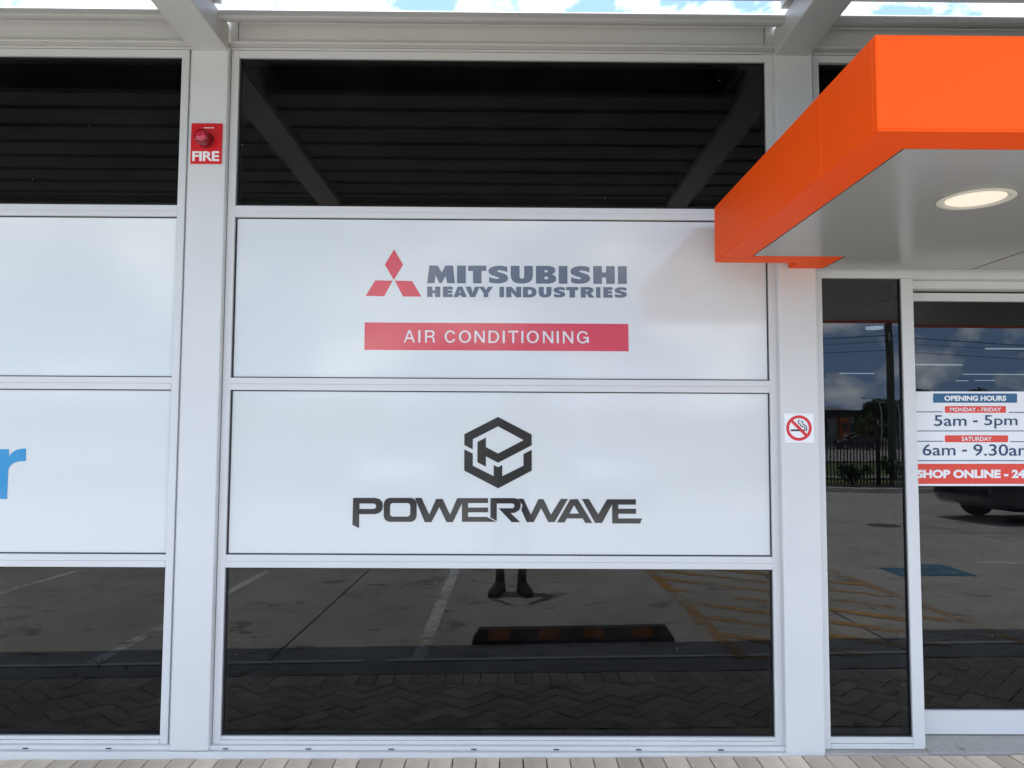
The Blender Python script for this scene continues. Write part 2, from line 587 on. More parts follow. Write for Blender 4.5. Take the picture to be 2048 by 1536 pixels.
def curve_mesh(polys):
    """filled flat shapes (even-odd) -> (verts2d, faces)"""
    cu = bpy.data.curves.new('shape', 'CURVE')
    cu.dimensions = '2D'
    cu.fill_mode = 'BOTH'
    for p in polys:
        sp = cu.splines.new('POLY')
        sp.points.add(len(p) - 1)
        for i, q in enumerate(p):
            sp.points[i].co = (q[0], q[1], 0, 1)
        sp.use_cyclic_u = True
    ob = bpy.data.objects.new('shape', cu)
    col.objects.link(ob)
    dg = bpy.context.evaluated_depsgraph_get()
    me = bpy.data.meshes.new_from_object(ob.evaluated_get(dg))
    vv = [(q.co.x, q.co.y) for q in me.vertices]
    ff = [tuple(q.vertices) for q in me.polygons]
    bpy.data.objects.remove(ob)
    bpy.data.meshes.remove(me)
    bpy.data.curves.remove(cu)
    return vv, ff


def text_mesh(txt, box, bold=0.0, spacing=1.0):
    """built-in font text fitted to box (x0, x1, ytop, ybottom), y pointing down"""
    cu = bpy.data.curves.new('text', 'FONT')
    cu.body = txt
    cu.offset = bold
    cu.space_character = spacing
    cu.resolution_u = 5
    ob = bpy.data.objects.new('text', cu)
    col.objects.link(ob)
    dg = bpy.context.evaluated_depsgraph_get()
    me = bpy.data.meshes.new_from_object(ob.evaluated_get(dg))
    vv = np.array([(q.co.x, q.co.y) for q in me.vertices])
    ff = [tuple(q.vertices) for q in me.polygons]
    bpy.data.objects.remove(ob)
    bpy.data.meshes.remove(me)
    bpy.data.curves.remove(cu)
    lo, hi = vv.min(0), vv.max(0)
    u = (vv - lo) / (hi - lo)
    x0, x1, yt, yb = box
    return [(x0 + (x1 - x0) * a, yb + (yt - yb) * b) for a, b in u], ff


class Art:
    """flat artwork drawn in its own sheet units, laid on a vertical face at depth y"""

    def __init__(s, cx, cz, y):
        s.cx, s.cz, s.y = cx, cz, y

    def to(s, u, v, lift=0.0):
        return (s.cx[0] * u + s.cx[1] * v + s.cx[2], s.y - lift, s.cz[0] * u + s.cz[1] * v + s.cz[2])

    def shapes(s, mb, polys, lift):
        vv, ff = curve_mesh(polys)
        mb.add([s.to(u, v, lift) for u, v in vv], ff)
        return mb

    def text(s, mb, txt, box, lift, bold=0.0, spacing=1.0):
        vv, ff = text_mesh(txt, box, bold, spacing)
        mb.add([s.to(u, v, lift) for u, v in vv], ff)
        return mb


def rrect(x0, x1, y0, y1, r, n=5):
    pts = []
    for cx, cy, a0 in ((x1 - r, y0 + r, -90), (x1 - r, y1 - r, 0), (x0 + r, y1 - r, 90), (x0 + r, y0 + r, 180)):
        for i in range(n + 1):
            a = R(a0 + 90 * i / n)
            pts.append((cx + r * math.cos(a), cy + r * math.sin(a)))
    return pts


# ------------------------------------------------------------------ ground levels
Y_WALL, Y_SOLD, Y_RAMP, Y_LIP = -0.06, -0.945, -1.15, -1.68


def zg(x, y):
    a = -y
    xc = max(-3.5, min(3.5, x))
    cross = xc * (0.006 + 0.012 * min(a, 1.68) / 1.68)
    if a < 1.15:
        return 0.066 - 0.016 * a + cross
    if a < 1.68:
        t = (a - 1.15) / 0.53
        return 0.0476 * (1 - t) - 0.041 * t + cross
    return -0.041 + cross - 0.006 * (min(a, 8) - 1.68)


def sheet(name, xs, ys, mat, lift=0.0, parent=None, kind=None, thick=0.0):
    mb = MB()
    nx = len(xs)
    vv = [(x, y, zg(x, y) + lift) for y in ys for x in xs]
    ff = [(j * nx + i, j * nx + i + 1, (j + 1) * nx + i + 1, (j + 1) * nx + i) for j in range(len(ys) - 1) for i in range(nx - 1)]
    mb.add(vv, ff)
    return mb.build(name, mat, parent, kind=kind)


XS = [-40, -25, -14, -9, -6, -4.5, -3.5, -2.5, -1.5, -.5, .5, 1.5, 2.5, 3.5, 4.5, 6, 9, 14, 25, 40]
# far ground to the horizon
MB().quad((-900, -900, -0.32), (900, -900, -0.32), (900, 600, -0.32), (-900, 600, -0.32)).build('ground', M['earth'], kind='structure')
car_park = sheet('car_park', XS, [-16.35, -14, -12, -10, -8, -6.5, -5, -4, -3, -2.3, -1.68], M['concrete'], kind='structure')
ramp = sheet('kerb_ramp', XS, [-1.68, -1.55, -1.4, -1.25, -1.15], M['concrete_ramp'], kind='structure')
bed = sheet('paving_bed', XS, [-1.15, -.95, -.7, -.45, -.2, 0.3], M['sand'], -0.019, kind='structure')
# ------------------------------------------------------------------ pavers
paving = empty('paved_walk', (0, 0, 0), kind='structure')


def paver_geom(l, w, cham=0.005, h=0.02):
    a, b = l / 2, w / 2
    vs_ = []
    for dx, dz in ((0, -h), (0, -cham * .6), (cham, 0)):
        vs_ += [(-a + dx, -b + dx, dz), (a - dx, -b + dx, dz), (a - dx, b - dx, dz), (-a + dx, b - dx, dz)]
    fs_ = []
    for k in (0, 4):
        for i in range(4):
            j = (i + 1) % 4
            fs_.append((k + i, k + j, k + 4 + j, k + 4 + i))
    fs_.append((8, 9, 10, 11))
    return vs_, fs_


PV, PF = paver_geom(0.1945, 0.0945)
paver_me = bpy.data.meshes.new('paver')
paver_me.from_pydata(PV, [], PF)
paver_me.materials.append(M['paver'])
spots = []        # (x, y, angle)
for i in range(-50, 51):
    spots.append((i * 0.1 + 0.03, Y_WALL - 0.1, 90, None))
    spots.append((i * 0.1 + 0.01, -1.047, 90, None))
y_hi, y_lo = Y_WALL - 0.2, -0.947
c45 = math.cos(R(45))
for i in range(-90, 90):
    for j in range(-90, 90):
        d = (i - j) % 4
        if d == 0:
            p = ((i + 1) * .1, (j + .5) * .1, 0)
        elif d == 3:
            p = ((i + .5) * .1, (j + 1) * .1, 90)
        else:
            continue
        x = c45 * (p[0] - p[1])
        y = c45 * (p[0] + p[1]) - 0.6
        if abs(x) > 5.0 or y > y_hi + 0.1 or y < y_lo - 0.1:
            continue
        cut = y > y_hi - 0.106 or y < y_lo + 0.106
        spots.append((x, y, p[2] + 45, cut))
spots.sort(key=lambda s_: abs(s_[0] - 0.05))
rest = MB()
count = 0
for x, y, ang, cut in spots:
    ax = (zg(x + .05, y) - zg(x - .05, y)) / .1
    ay = (zg(x, y + .05) - zg(x, y - .05)) / .1
    jit = random.uniform(-0.0025, 0.0015)
    tilt = (random.uniform(-.006, .006), random.uniform(-.006, .006))
    rot = Matrix.Rotation(R(ang + random.uniform(-.5, .5)), 4, 'Z')
    nrm = Vector((-ax + tilt[0], -ay + tilt[1], 1)).normalized()
    q = Vector((0, 0, 1)).rotation_difference(nrm).to_matrix().to_4x4()
    mw = Matrix.Translation((x, y, zg(x, y) + jit)) @ q @ rot
    me = paver_me
    if cut:
        bm = bmesh.new()
        bm.from_mesh(paver_me)
        inv = mw.inverted()
        for yy, sgn in ((y_hi - .002, 1), (y_lo + .002, -1)):
            co = inv @ Vector((x, yy, zg(x, y)))
            no = (inv.to_3x3() @ Vector((0, sgn, 0))).normalized()
            bmesh.ops.bisect_plane(bm, geom=bm.verts[:] + bm.edges[:] + bm.faces[:], plane_co=co, plane_no=no, clear_outer=True)
        if len(bm.faces) < 3 or sum(f.calc_area() for f in bm.faces) < 0.002:
            bm.free()
            continue
        me = bpy.data.meshes.new('paver')
        bm.to_mesh(me)
        bm.free()
        if not me.materials:
            me.materials.append(M['paver'])
    if count < 300:
        o = bpy.data.objects.new('paver', me)
        col.objects.link(o)
        o.parent = paving
        o.matrix_local = mw
        count += 1
    else:
        rest.add([mw @ v_.co for v_ in me.vertices], [tuple(f.vertices) for f in me.polygons])
rest.build('outer_pavers', M['paver'], paving, kind='stuff')

# ------------------------------------------------------------------ car park markings (parts of the car park)
def mark(name, pts, mat, lift=0.004, parent=car_park):
    """thin painted sheet following the ground; pts is an (x, y) polygon, quads split along their length"""
    (ax, ay), (bx, by), (cx_, cy_), (dx, dy) = pts
    n = max(1, int(max(math.hypot(dx - ax, dy - ay), math.hypot(bx - ax, by - ay)) / 0.5))
    mbk = MB()
    for k in range(n):
        t0, t1 = k / n, (k + 1) / n
        q = [(ax + (dx - ax) * t0, ay + (dy - ay) * t0), (bx + (cx_ - bx) * t0, by + (cy_ - by) * t0),
             (bx + (cx_ - bx) * t1, by + (cy_ - by) * t1), (ax + (dx - ax) * t1, ay + (dy - ay) * t1)]
        mbk.add([(x, y, zg(x, y) + lift) for x, y in q], [(0, 1, 2, 3)])
    return mbk.build(name, mat, parent)


for x0, x1 in ((-0.622, -0.524), (-2.79, -2.69), (-4.96, -4.86)):
    dx = 0.10 if x0 < -1 else 0.02
    mark('parking_line', [(x0, -1.70), (x1, -1.70), (x1 + dx, -5.30), (x0 + dx, -5.30)], M['paint_white'])
for bx in (-2.60, -4.47, 3.42, -0.45):
    for k in range(4):
        a = bx + k * 0.085
        mark('bay_mark', [(a, -5.16), (a + .05, -5.16), (a + .065, -5.30), (a + .015, -5.30)], M['paint_faint'], 0.005)
# thin pale line painted along the toe of the ramp
for xa, xb in ((-9.0, -5.1), (-5.0, -0.93), (-0.78, 1.49), (1.49, 9.0)):
    mark('edge_line', [(xa, -1.752), (xa, -1.698), (xb, -1.698), (xb, -1.752)], M['paint_edge'], 0.006)
# orange hatched strip
mark('hatch_border', [(1.50, -1.60), (1.60, -1.60), (1.61, -4.95), (1.51, -4.95)], M['paint_orange'])
mark('hatch_border', [(3.52, -1.60), (3.62, -1.60), (3.50, -5.05), (3.40, -5.05)], M['paint_orange'])
mark('hatch_border', [(1.50, -4.95), (1.50, -5.05), (3.50, -5.15), (3.50, -5.05)], M['paint_orange'])
for k in range(9):
    yb = -1.72 - 0.545 * k
    x0, y0, x1, y1 = 1.61, yb, 3.46, yb + 1.55
    if y1 > -1.62:
        f = (-1.62 - y0) / (y1 - y0)
        x1, y1 = x0 + (x1 - x0) * f, -1.62
    if y0 < -4.95:
        f = (-4.95 - y0) / (y1 - y0)
        x0, y0 = x0 + (x1 - x0) * f, -4.95
    if x1 - x0 < 0.1:
        continue
    w = 0.05
    mark('hatch_stripe', [(x0 - w * .64, y0 + w), (x0 + w * .64, y0 - w), (x1 + w * .3, y1 - w), (x1 - w * .9, y1 + w)], M['paint_orange'], 0.005)
# blue accessible bay patch with a worn wheelchair outline
bx0, bx1, by0, by1 = 4.05, 4.85, -4.98, -4.28
mark('blue_bay_patch', [(bx0, by0), (bx1, by0), (bx1, by1), (bx0, by1)], M['paint_blue'])
for seg in (((.50, .12), (.50, .50)), ((.50, .50), (.72, .50)), ((.72, .50), (.80, .78)), ((.50, .30), (.68, .30)),
            ((.46, .45), (.32, .58)), ((.32, .58), (.36, .80)), ((.36, .80), (.58, .86)), ((.58, .86), (.70, .70))):
    (u0, v0), (u1, v1) = seg
    a = Vector((bx0 + (bx1 - bx0) * u0, by1 - (by1 - by0) * (1 - v0)))
    b = Vector((bx0 + (bx1 - bx0) * u1, by1 - (by1 - by0) * (1 - v1)))
    dd = (b - a).normalized() * 0.02
    pp = Vector((-dd.y, dd.x))
    mark('wheelchair_stroke', [tuple(a - dd - pp), tuple(a - dd + pp), tuple(b + dd + pp), tuple(b + dd - pp)], M['paint_faint'], 0.007)
mark('parking_line', [(5.36, -5.08), (5.36, -5.17), (5.80, -5.15), (5.80, -5.06)], M['paint_white'])
mark('parking_line', [(5.80, -5.06), (5.80, -5.12), (7.4, -5.06), (7.4, -5.0)], M['paint_faint'])
# saw-cut joints
mark('saw_joint', [(-1.575, -1.69), (-1.562, -1.69), (-1.452, -9.5), (-1.465, -9.5)], M['joint'], 0.003)
mark('saw_joint', [(2.690, -1.69), (2.703, -1.69), (2.640, -9.5), (2.627, -9.5)], M['joint'], 0.003)
mark('saw_joint', [(-5.80, -1.69), (-5.79, -1.69), (-5.75, -9.5), (-5.76, -9.5)], M['joint'], 0.003)
mark('saw_joint', [(6.93, -1.69), (6.94, -1.69), (6.9, -9.5), (6.89, -9.5)], M['joint'], 0.003)
mark('cast_joint', [(-8, -4.42), (-8, -4.45), (8, -4.41), (8, -4.38)], M['paint_faint'], 0.002)
mark('cast_joint', [(-12, -7.9), (-12, -7.915), (16, -7.915), (16, -7.9)], M['joint'], 0.002)
# saw joint carries on up the ramp
mark('saw_joint', [(-1.575, -1.66), (-1.562, -1.66), (-1.552, -1.16), (-1.565, -1.16)], M['joint'], 0.003, ramp)
# ramp edge line where the concrete was trowelled
mark('trowel_edge', [(0.05, -1.42), (0.05, -1.438), (1.5, -1.445), (1.5, -1.437)], M['joint'], 0.003, ramp)
# manhole
mh = empty('manhole_cover', (6.06, -8.95, zg(6.06, -8.95)), 'round dark iron manhole cover set in the car park concrete', 'manhole')
mbx = MB()
cxm, cym, czm = 6.06, -8.95, zg(6.06, -8.95)
for r0, r1, z in ((0.0, 0.235, 0.006), ):
    ring = [(cxm + r1 * math.cos(2 * math.pi * i / 28), cym + r1 * math.sin(2 * math.pi * i / 28), czm + z) for i in range(28)]
    ring0 = [(p[0], p[1], czm - .03) for p in ring]
    mbx.loft([ring0, ring])
mbx.build('lid', M['iron'], mh)
mbx = MB()
for (ra, rb) in ((0.245, 0.275),):
    rings = []
    for r_, z in ((ra, -.03), (ra, .005), (rb, .005), (rb, -.03)):
        rings.append([(cxm + r_ * math.cos(2 * math.pi * i / 28), cym + r_ * math.sin(2 * math.pi * i / 28), czm + z) for i in range(28)])
    mbx.loft(rings, caps=False)
mbx.build('rim', M['concrete_ramp'], mh)

# ------------------------------------------------------------------ wheel stop
wsx0, wsx1, wsy = -0.235, 1.205, -2.165
gz = (zg(wsx0, wsy) + zg(wsx1, wsy)) / 2
ws = empty('wheel_stop', ((wsx0 + wsx1) / 2, wsy, gz), 'black rubber wheel stop with orange stripes in front of the boots', 'wheel stop')
slope = (zg(wsx1, wsy) - zg(wsx0, wsy)) / (wsx1 - wsx0)


def wsz(x, z):
    return z + gz + slope * (x - (wsx0 + wsx1) / 2) + 0.001


mb = MB()
rings = []
for z, ix, hy in ((0, 0, .075), (.022, .003, .075), (.094, .048, .036), (.101, .056, .028)):
    rings.append([(x, wsy + y_, wsz(x, z)) for x, y_ in ((wsx0 + ix, -hy), (wsx1 - ix, -hy), (wsx1 - ix, hy), (wsx0 + ix, hy))])
mb.loft(rings)
mb.build('body', M['rubber'], ws, bevel=0.003)
for c0 in (0.105, 0.455, 0.80, 1.145):
    for s_ in (-1, 1):
        lean = -0.022 if c0 < 0.6 else 0.022
        x0 = wsx0 + c0
        w_ = 0.155
        pts = []
        for (dx, a, b) in ((0, .0735, .026), (w_, .0735, .026), (w_ - lean, .0375, .092), (-lean, .0375, .092)):
            pts.append((x0 + dx, wsy + s_ * (a + .0025), wsz(x0 + dx, b + .0015)))
        q = MB()
        back = [(p[0], p[1] - s_ * .004, p[2] - .003) for p in pts]
        q.loft([back, pts])
        q.build('stripe', M['stripe'], ws)
for c0 in (0.16, 0.72, 1.28):
    q = MB()
    cxx = wsx0 + c0
    z0 = wsz(cxx, .1015)
    q.loft([[(cxx + .013 * math.cos(t), wsy + .013 * math.sin(t), z0 + h) for t in [2 * math.pi * i / 12 for i in range(12)]] for h in (0, .004)])
    q.build('bolt', M['gasket'], ws)

# ------------------------------------------------------------------ shop building
shop = empty('shop_building', (0, 0, 0), 'white framed shop front of glass and filmed panels behind steel columns', 'building')
Z_C, Z_B, Z_A, Z_T, Z_S = (0.857, 0.912), (1.640, 1.695), (2.425, 2.477), 3.168, 0.132
# columns
for x0, x1 in ((-4.095, -3.925), (-1.440, -1.272), (1.217, 1.389), (3.87, 4.04)):
    mb = MB()
    mb.box(x0, x1, -0.055, 0.12, 0.058 + .004 if x0 > 0 else 0.082, 3.205)
    mb.build('column', M['white'], shop, bevel=0.006, seg=2)


def window(gx0, gx1, panes):
    """frame with rails; panes is a list of (z0, z1, kind)"""
    w = MB()
    jx0, jx1 = gx0 - .034, gx1 + .034
    w.box(jx0, gx0, -.022, .06, .10, Z_T + .035)
    w.box(gx1, jx1, -.022, .06, .10, Z_T + .035)
    w.box(gx0, gx1, -.0215, .06, Z_T, Z_T + .034)
    w.box(gx0, gx1, -.0235, .06, .10, .1155)
    w.box(gx0, gx1, -.0205, .06, .117, Z_S)
    fr = w.build('window', M['white'], shop, bevel=0.0015)
    for (za, zb) in (Z_C, Z_B, Z_A):
        zm = (za + zb) / 2
        r_ = MB()
        r_.box(gx0, gx1, -.0215, .055, zm + .0002, zb)
        r_.box(gx0, gx1, -.0235, .055, za, zm - .0002)
        r_.build('rail', M['white'], fr, bevel=0.0008)
    for z0, z1 in panes:
        p = MB()
        p.quad((gx0, 0, z0), (gx1, 0, z0), (gx1, 0, z1), (gx0, 0, z1))
        p.build('pane', M['glass'], fr)
        g = MB()
        t = .005
        g.box(gx0 + .0005, gx0 + t + .002, -.0085, .004, z0, z1)
        g.box(gx1 - t, gx1 - .0005, -.0085, .004, z0, z1)
        g.box(gx0 + t, gx1 - t, -.0085, .004, z0 + .0005, z0 + t)
        g.box(gx0 + t, gx1 - t, -.0085, .004, z1 - .004, z1 - .0005)
        g.build('gasket', M['gasket'], fr)
    # packer strips between frame and columns
    for xa, xb in ((jx0 - .022, jx0 - .0025), (jx1 + .0025, jx1 + .022)):
        s1 = MB()
        s1.box(xa, xb, -.012, .05, .10, Z_T + .03)
        s1.build('packer_strip', M['white'], fr)
    # sub-sill with weep slots
    ss = MB()
    ss.box(jx0 - .03, jx1 + .03, -.042, .06, .0815, .0995)
    o = ss.build('sub_sill', M['white'], fr, bevel=0.002)
    x = gx0 + .02
    while x < gx1:
        q = MB()
        q.box(x, x + .024, -.0435, -.04, .0855, .0905)
        q.build('weep_slot', M['gasket'], fr)
        x += 0.357
    return fr


PANES = [(Z_S, Z_C[0]), (Z_C[1], Z_B[0]), (Z_B[1], Z_A[0]), (Z_A[1], Z_T)]
window(-1.235, 1.184, PANES)
window(-3.88, -1.497, PANES)
# screws in the frame at each rail
for x in (-1.452, -1.262, 1.225):
    for z in (0.868, 1.668, 2.45):
        q = MB()
        q.disc_y(x, z, -.0135, -.0115, .0032, 8)
        q.build('screw', M['galv'], shop)
# plinth
mb = MB()
mb.box(-5.2, 1.217, -.06, .1, -.1, .0805)
mb.build('plinth', M['white'], shop, bevel=0.002)
# header over all bays
mb = MB()
mb.box(-5.2, 5.2, -.0255, .06, Z_T + .036, 3.2145)
mb.build('head_rail', M['steel_white'], shop, bevel=0.002)
mb = MB()
mb.box(-5.2, 5.2, -.062, .06, 3.2155, 3.228)
mb.build('head_flashing', M['steel_white'], shop, bevel=0.002)
mb = MB()
mb.box(-5.2, 5.2, -.048, .14, 3.229, 3.335)
mb.build('header_beam', M['steel_white'], shop)
for x0, x1 in ((-5.2, -4.1), (-3.92, -1.4405), (-1.2715, 1.2135), (1.3725, 3.868), (4.042, 5.2)):
    mb = MB()
    g = [(-.049, 3.318), (-.15, 3.268), (-.196, 3.262), (-.204, 3.266)]
    for i in range(7):
        a = R(-10 + 95 * i / 6)
        g.append((-.172 - .032 * math.cos(a), 3.274 + .034 * math.sin(a)))
    g += [(-.13, 3.312), (-.049, 3.326)]
    mb.prism_x(g, x0, x1)
    mb.build('gutter', M['steel_white'], shop, smooth=True)
# cleats beside the beams
for x in (-1.232, 1.172):
    q = MB()
    q.box(x - .0015, x + .0015, -.051, -.0485, 3.23, 3.33)
    q.build('header_seam', M['roof_grey'], shop)

# entrance bay
mb = MB()
mb.box(1.389, 1.428, -.018, .09, .082, 2.165)
mb.box(1.428, 1.790, -.017, .09, .082, .104)
mb.box(1.428, 1.790, -.015, .09, .1055, .132)
mb.box(1.389, 3.87, -.020, .09, 2.165, 2.2)
mb.box(1.790, 1.844, -.016, .09, .082, 2.164)
mb.box(3.415, 3.469, -.030, .09, .082, 2.164)
mb.box(3.469, 3.83, -.028, .09, .082, .132)
mb.box(3.83, 3.87, -.03, .09, .082, 2.164)
entry = mb.build('entrance_frame', M['white'], shop, bevel=0.002)
for x0, x1 in ((1.428, 1.790), (3.469, 3.83)):
    q = MB()
    q.quad((x0, .004, .132), (x1, .004, .132), (x1, .004, 2.165), (x0, .004, 2.165))
    q.build('side_pane', M['glass_door'], entry)
    q = MB()
    q.box(x1 - .004, x1 - .0005, -.006, .003, .1325, 2.1645)
    q.box(x0 + .0005, x0 + .004, -.006, .003, .1325, 2.1645)
    q.box(x0 + .004, x1 - .006, -.006, .003, .1325, .137)
    q.build('gasket', M['gasket'], entry)
# small sensor on the sidelight
q = MB()
q.box(1.4285, 1.441, -.012, .003, 1.712, 1.728)
q.build('sensor', M['black'], entry)
# door head, two sliding leaves
mb = MB()
mb.box(1.844, 3.415, .030, .12, 2.128, 2.164)
mb.build('door_head', M['white'], entry, bevel=0.002)
for x0, x1 in ((1.862, 2.626), (2.634, 3.40)):
    d = MB()
    d.box(x0 - .02, x0 + .03, .085, .125, .107, 2.118)
    d.box(x1 - .03, x1 + .002, .085, .125, .107, 2.118)
    d.box(x0 + .03, x1 - .03, .085, .125, 2.080, 2.118)
    d.box(x0 + .03, x1 - .03, .085, .125, .107, .212)
    dr = d.build('sliding_door', M['white'], shop, bevel=0.002)
    q = MB()
    q.quad((x0 + .03, .105, .212), (x1 - .03, .105, .212), (x1 - .03, .105, 2.08), (x0 + .03, .105, 2.08))
    q.build('pane', M['glass_door'], dr)
    q = MB()
    q.box(x0 + .03, x1 - .03, .1, .104, .2125, .217)
    q.build('gasket', M['gasket'], dr)
# fascia pane above the entrance
q = MB()
q.quad((1.432, .0, 2.25), (3.83, .0, 2.25), (3.83, .0, Z_T), (1.432, .0, Z_T))
q.build('transom_pane', M['glass'], entry)
q = MB()
q.box(1.40, 1.432, -.022, .06, 2.2005, Z_T + .035)
q.box(3.83, 3.862, -.022, .06, 2.2005, Z_T + .035)
q.box(1.432, 3.83, -.022, .06, Z_T, Z_T + .034)
q.box(1.432, 3.83, -.0215, .06, 2.2005, 2.25)
q.build('transom_frame', M['white'], entry, bevel=0.002)
# threshold
mb = MB()
mb.prism_x([(-.055, 0.0), (-.055, .0815), (-.035, .0815), (-.03, .08), (.16, .08), (.16, 0)], 1.3895, 1.8435)
mb.build('threshold', M['threshold'], shop)
mb = MB()
mb.prism_x([(-.055, 0.0), (-.055, .083), (-.05, .085), (.03, .098), (.16, .104), (.16, 0)], 1.844, 3.87)
mb.build('threshold', M['threshold'], shop)
q = MB()
q.box(1.8445, 3.87, -.058, -.0555, .076, .0805)
q.build('threshold_edge', M['galv'], shop)

# shell behind the glass: dark sales floor, walls, roof
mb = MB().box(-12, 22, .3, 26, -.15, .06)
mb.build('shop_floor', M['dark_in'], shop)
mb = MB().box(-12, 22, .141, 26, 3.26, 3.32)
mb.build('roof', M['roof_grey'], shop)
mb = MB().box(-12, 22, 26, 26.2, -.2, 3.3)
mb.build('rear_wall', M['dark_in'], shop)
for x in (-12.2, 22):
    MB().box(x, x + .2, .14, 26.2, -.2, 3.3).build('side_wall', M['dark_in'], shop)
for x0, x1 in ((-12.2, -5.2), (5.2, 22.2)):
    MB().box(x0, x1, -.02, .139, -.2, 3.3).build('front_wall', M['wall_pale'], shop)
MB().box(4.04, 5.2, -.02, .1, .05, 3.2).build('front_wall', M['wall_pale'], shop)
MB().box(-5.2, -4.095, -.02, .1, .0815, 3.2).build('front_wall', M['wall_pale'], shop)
for (a, b, y) in ((8.67, 9.9, 10.3), (9.12, 10.21, 13.6), (8.58, 9.46, 16.2), (11.81, 13.48, 16.25), (13.05, 13.4, 18.7), (13.5, 14.05, 18.5)):
    q = MB()
    q.box(a, b, y, y + .05, 2.995, 3.015)
    q.build('batten_light', M['light_in'], shop)
q = MB()
q.loft([[(5.37 + .12 * math.cos(t), 7.66 + .12 * math.sin(t), 2.985 + h) for t in [2 * math.pi * i / 20 for i in range(20)]] for h in (0, .03)])
q.build('batten_light', M['light_in'], shop)

# ------------------------------------------------------------------ steel awning
awn = empty('steel_awning', (0, -1.2, 3.18), 'pale steel awning with grey ribbed roof on beams over the shop front', 'awning')
for xa, xb in ((-4.095, -3.925), (-1.440, -1.272), (1.214, 1.372), (3.87, 4.04)):
    q = MB()
    q.box(xa, xb, -2.33, -.056, 3.18, 3.303)
    q.build('beam', M['steel_white'], awn, bevel=0.004)
    q = MB()
    q.box(xa - .025, xb + .025, -2.33, -.215, 3.311, 3.349)
    q.build('packer_bar', M['steel_white'], awn)
    q = MB()
    q.box(xa + .01, xb - .01, -2.3, -.215, 3.3035, 3.3105)
    q.build('shim', M['joint'], awn)
q = MB()
q.box(-5.2, 5.2, -2.40, -2.331, 3.185, 3.349)
q.build('front_beam', M['steel_white'], awn, bevel=0.004)
q = MB()
q.box(-5.2, 5.2, -2.41, -.205, 3.352, 3.366)
q.build('top_sheet', M['roof_grey'], awn)  # unseen sheet above the ribbed roof, added to block sun through the wall gap
y = -.470
while y > -2.32:
    y1 = max(y - .25, -2.33)
    for xa, xb in ((-5.2, -4.096), (-3.924, -1.4405), (-1.2715, 1.2135), (1.3725, 3.8695), (4.041, 5.2)):
        q = MB()
        q.prism_x([(y, 3.214), (y, 3.238), (y1 + .003, 3.238), (y1 + .003, 3.214), (y1 + .045, 3.214), (y1 + .056, 3.227), (y - .03, 3.227), (y - .018, 3.214)], xa, xb)
        q.build('roof_sheet', M['roof_grey'], awn)
    y = y1

# ------------------------------------------------------------------ orange entrance canopy
CX0, CX1, CYF, CYR, CZ0, CZ1 = 0.902, 4.36, -1.632, -0.165, 2.202, 2.440
can = empty('entrance_canopy', (2.6, -.9, CZ0), 'bright orange box canopy with grey soffit over the entrance doors', 'canopy')
bw = 0.118
q = MB()
q.box(CX0, CX1, CYF, CYF + .02, CZ0 + .0005, CZ1)
q.build('front_fascia', M['orange'], can, bevel=0.002)
q = MB()
q.box(CX0, CX0 + .02, CYF + .0205, -1.298, CZ0 + .0005, CZ1)
q.build('side_fascia', M['orange'], can, bevel=0.0015)
q = MB()
q.box(CX0, CX0 + .02, -1.2955, CYR, CZ0 + .0005, CZ1)
q.build('side_fascia', M['orange'], can, bevel=0.0015)
q = MB()
q.box(CX1 - .02, CX1, CYF + .0205, CYR, CZ0 + .0005, CZ1)
q.build('side_fascia', M['orange'], can, bevel=0.0015)
q = MB()
q.box(CX0 + .0205, 1.262, CYR - .02, CYR, CZ0 + .0005, CZ1)
q.box(1.262, 1.282, CYR, -.058, CZ0 + .0005, CZ1)
q.build('rear_fascia', M['orange'], can, bevel=0.0015)
q = MB()     # underside borders
q.box(CX0 + .002, CX1 - .002, CYF + .002, CYF + bw, CZ0 - .004, CZ0)
q.box(CX0 + .002, CX0 + bw + .004, CYF + bw, CYR - .002, CZ0 - .004, CZ0)
q.box(CX0 + bw + .004, 1.41, CYR - .115, CYR - .002, CZ0 - .004, CZ0)
q.box(1.264, 1.41, CYR - .002, -.058, CZ0 - .004, CZ0)
q.box(CX1 - bw, CX1 - .002, CYF + bw, -.06, CZ0 - .004, CZ0)
q.build('soffit_border', M['orange'], can)
sx0, sx1 = CX0 + bw + .012, CX1 - bw - .008
sy0 = CYF + bw + .006
ymid = CYR - .125


def soffit_panel(pts):
    p = MB()
    n = len(pts)
    lo = [(x, y_, CZ0 - .003) for x, y_ in pts]
    hi = [(x, y_, CZ0 + .004) for x, y_ in pts]
    p.loft([lo, hi])
    return p.build('soffit_panel', M['soffit'], can)


soffit_panel([(sx0, sy0), (2.106, sy0), (2.082, -.04), (1.420, -.04), (1.420, ymid), (sx0, ymid)])
soffit_panel([(2.118, sy0), (3.20, sy0), (3.20, -.04), (2.094, -.04)])
soffit_panel([(3.212, sy0), (sx1, sy0), (sx1, -.04), (3.212, -.04)])
q = MB()
q.box(CX0 + .03, CX1 - .03, CYF + .03, CYR - .03, CZ0 + .006, CZ0 + .012)
q.box(1.29, CX1 - .03, CYR - .0295, -.036, CZ0 + .006, CZ0 + .012)
q.build('soffit_backing', M['joint'], can)
q = MB()
q.box(CX0 + .021, CX1 - .021, CYF + .021, CYR - .021, CZ1 - .03, CZ1 - .012)
q.box(1.283, CX1 - .021, CYR - .0205, -.036, CZ1 - .03, CZ1 - .012)
q.build('top_sheet', M['roof_grey'], can)


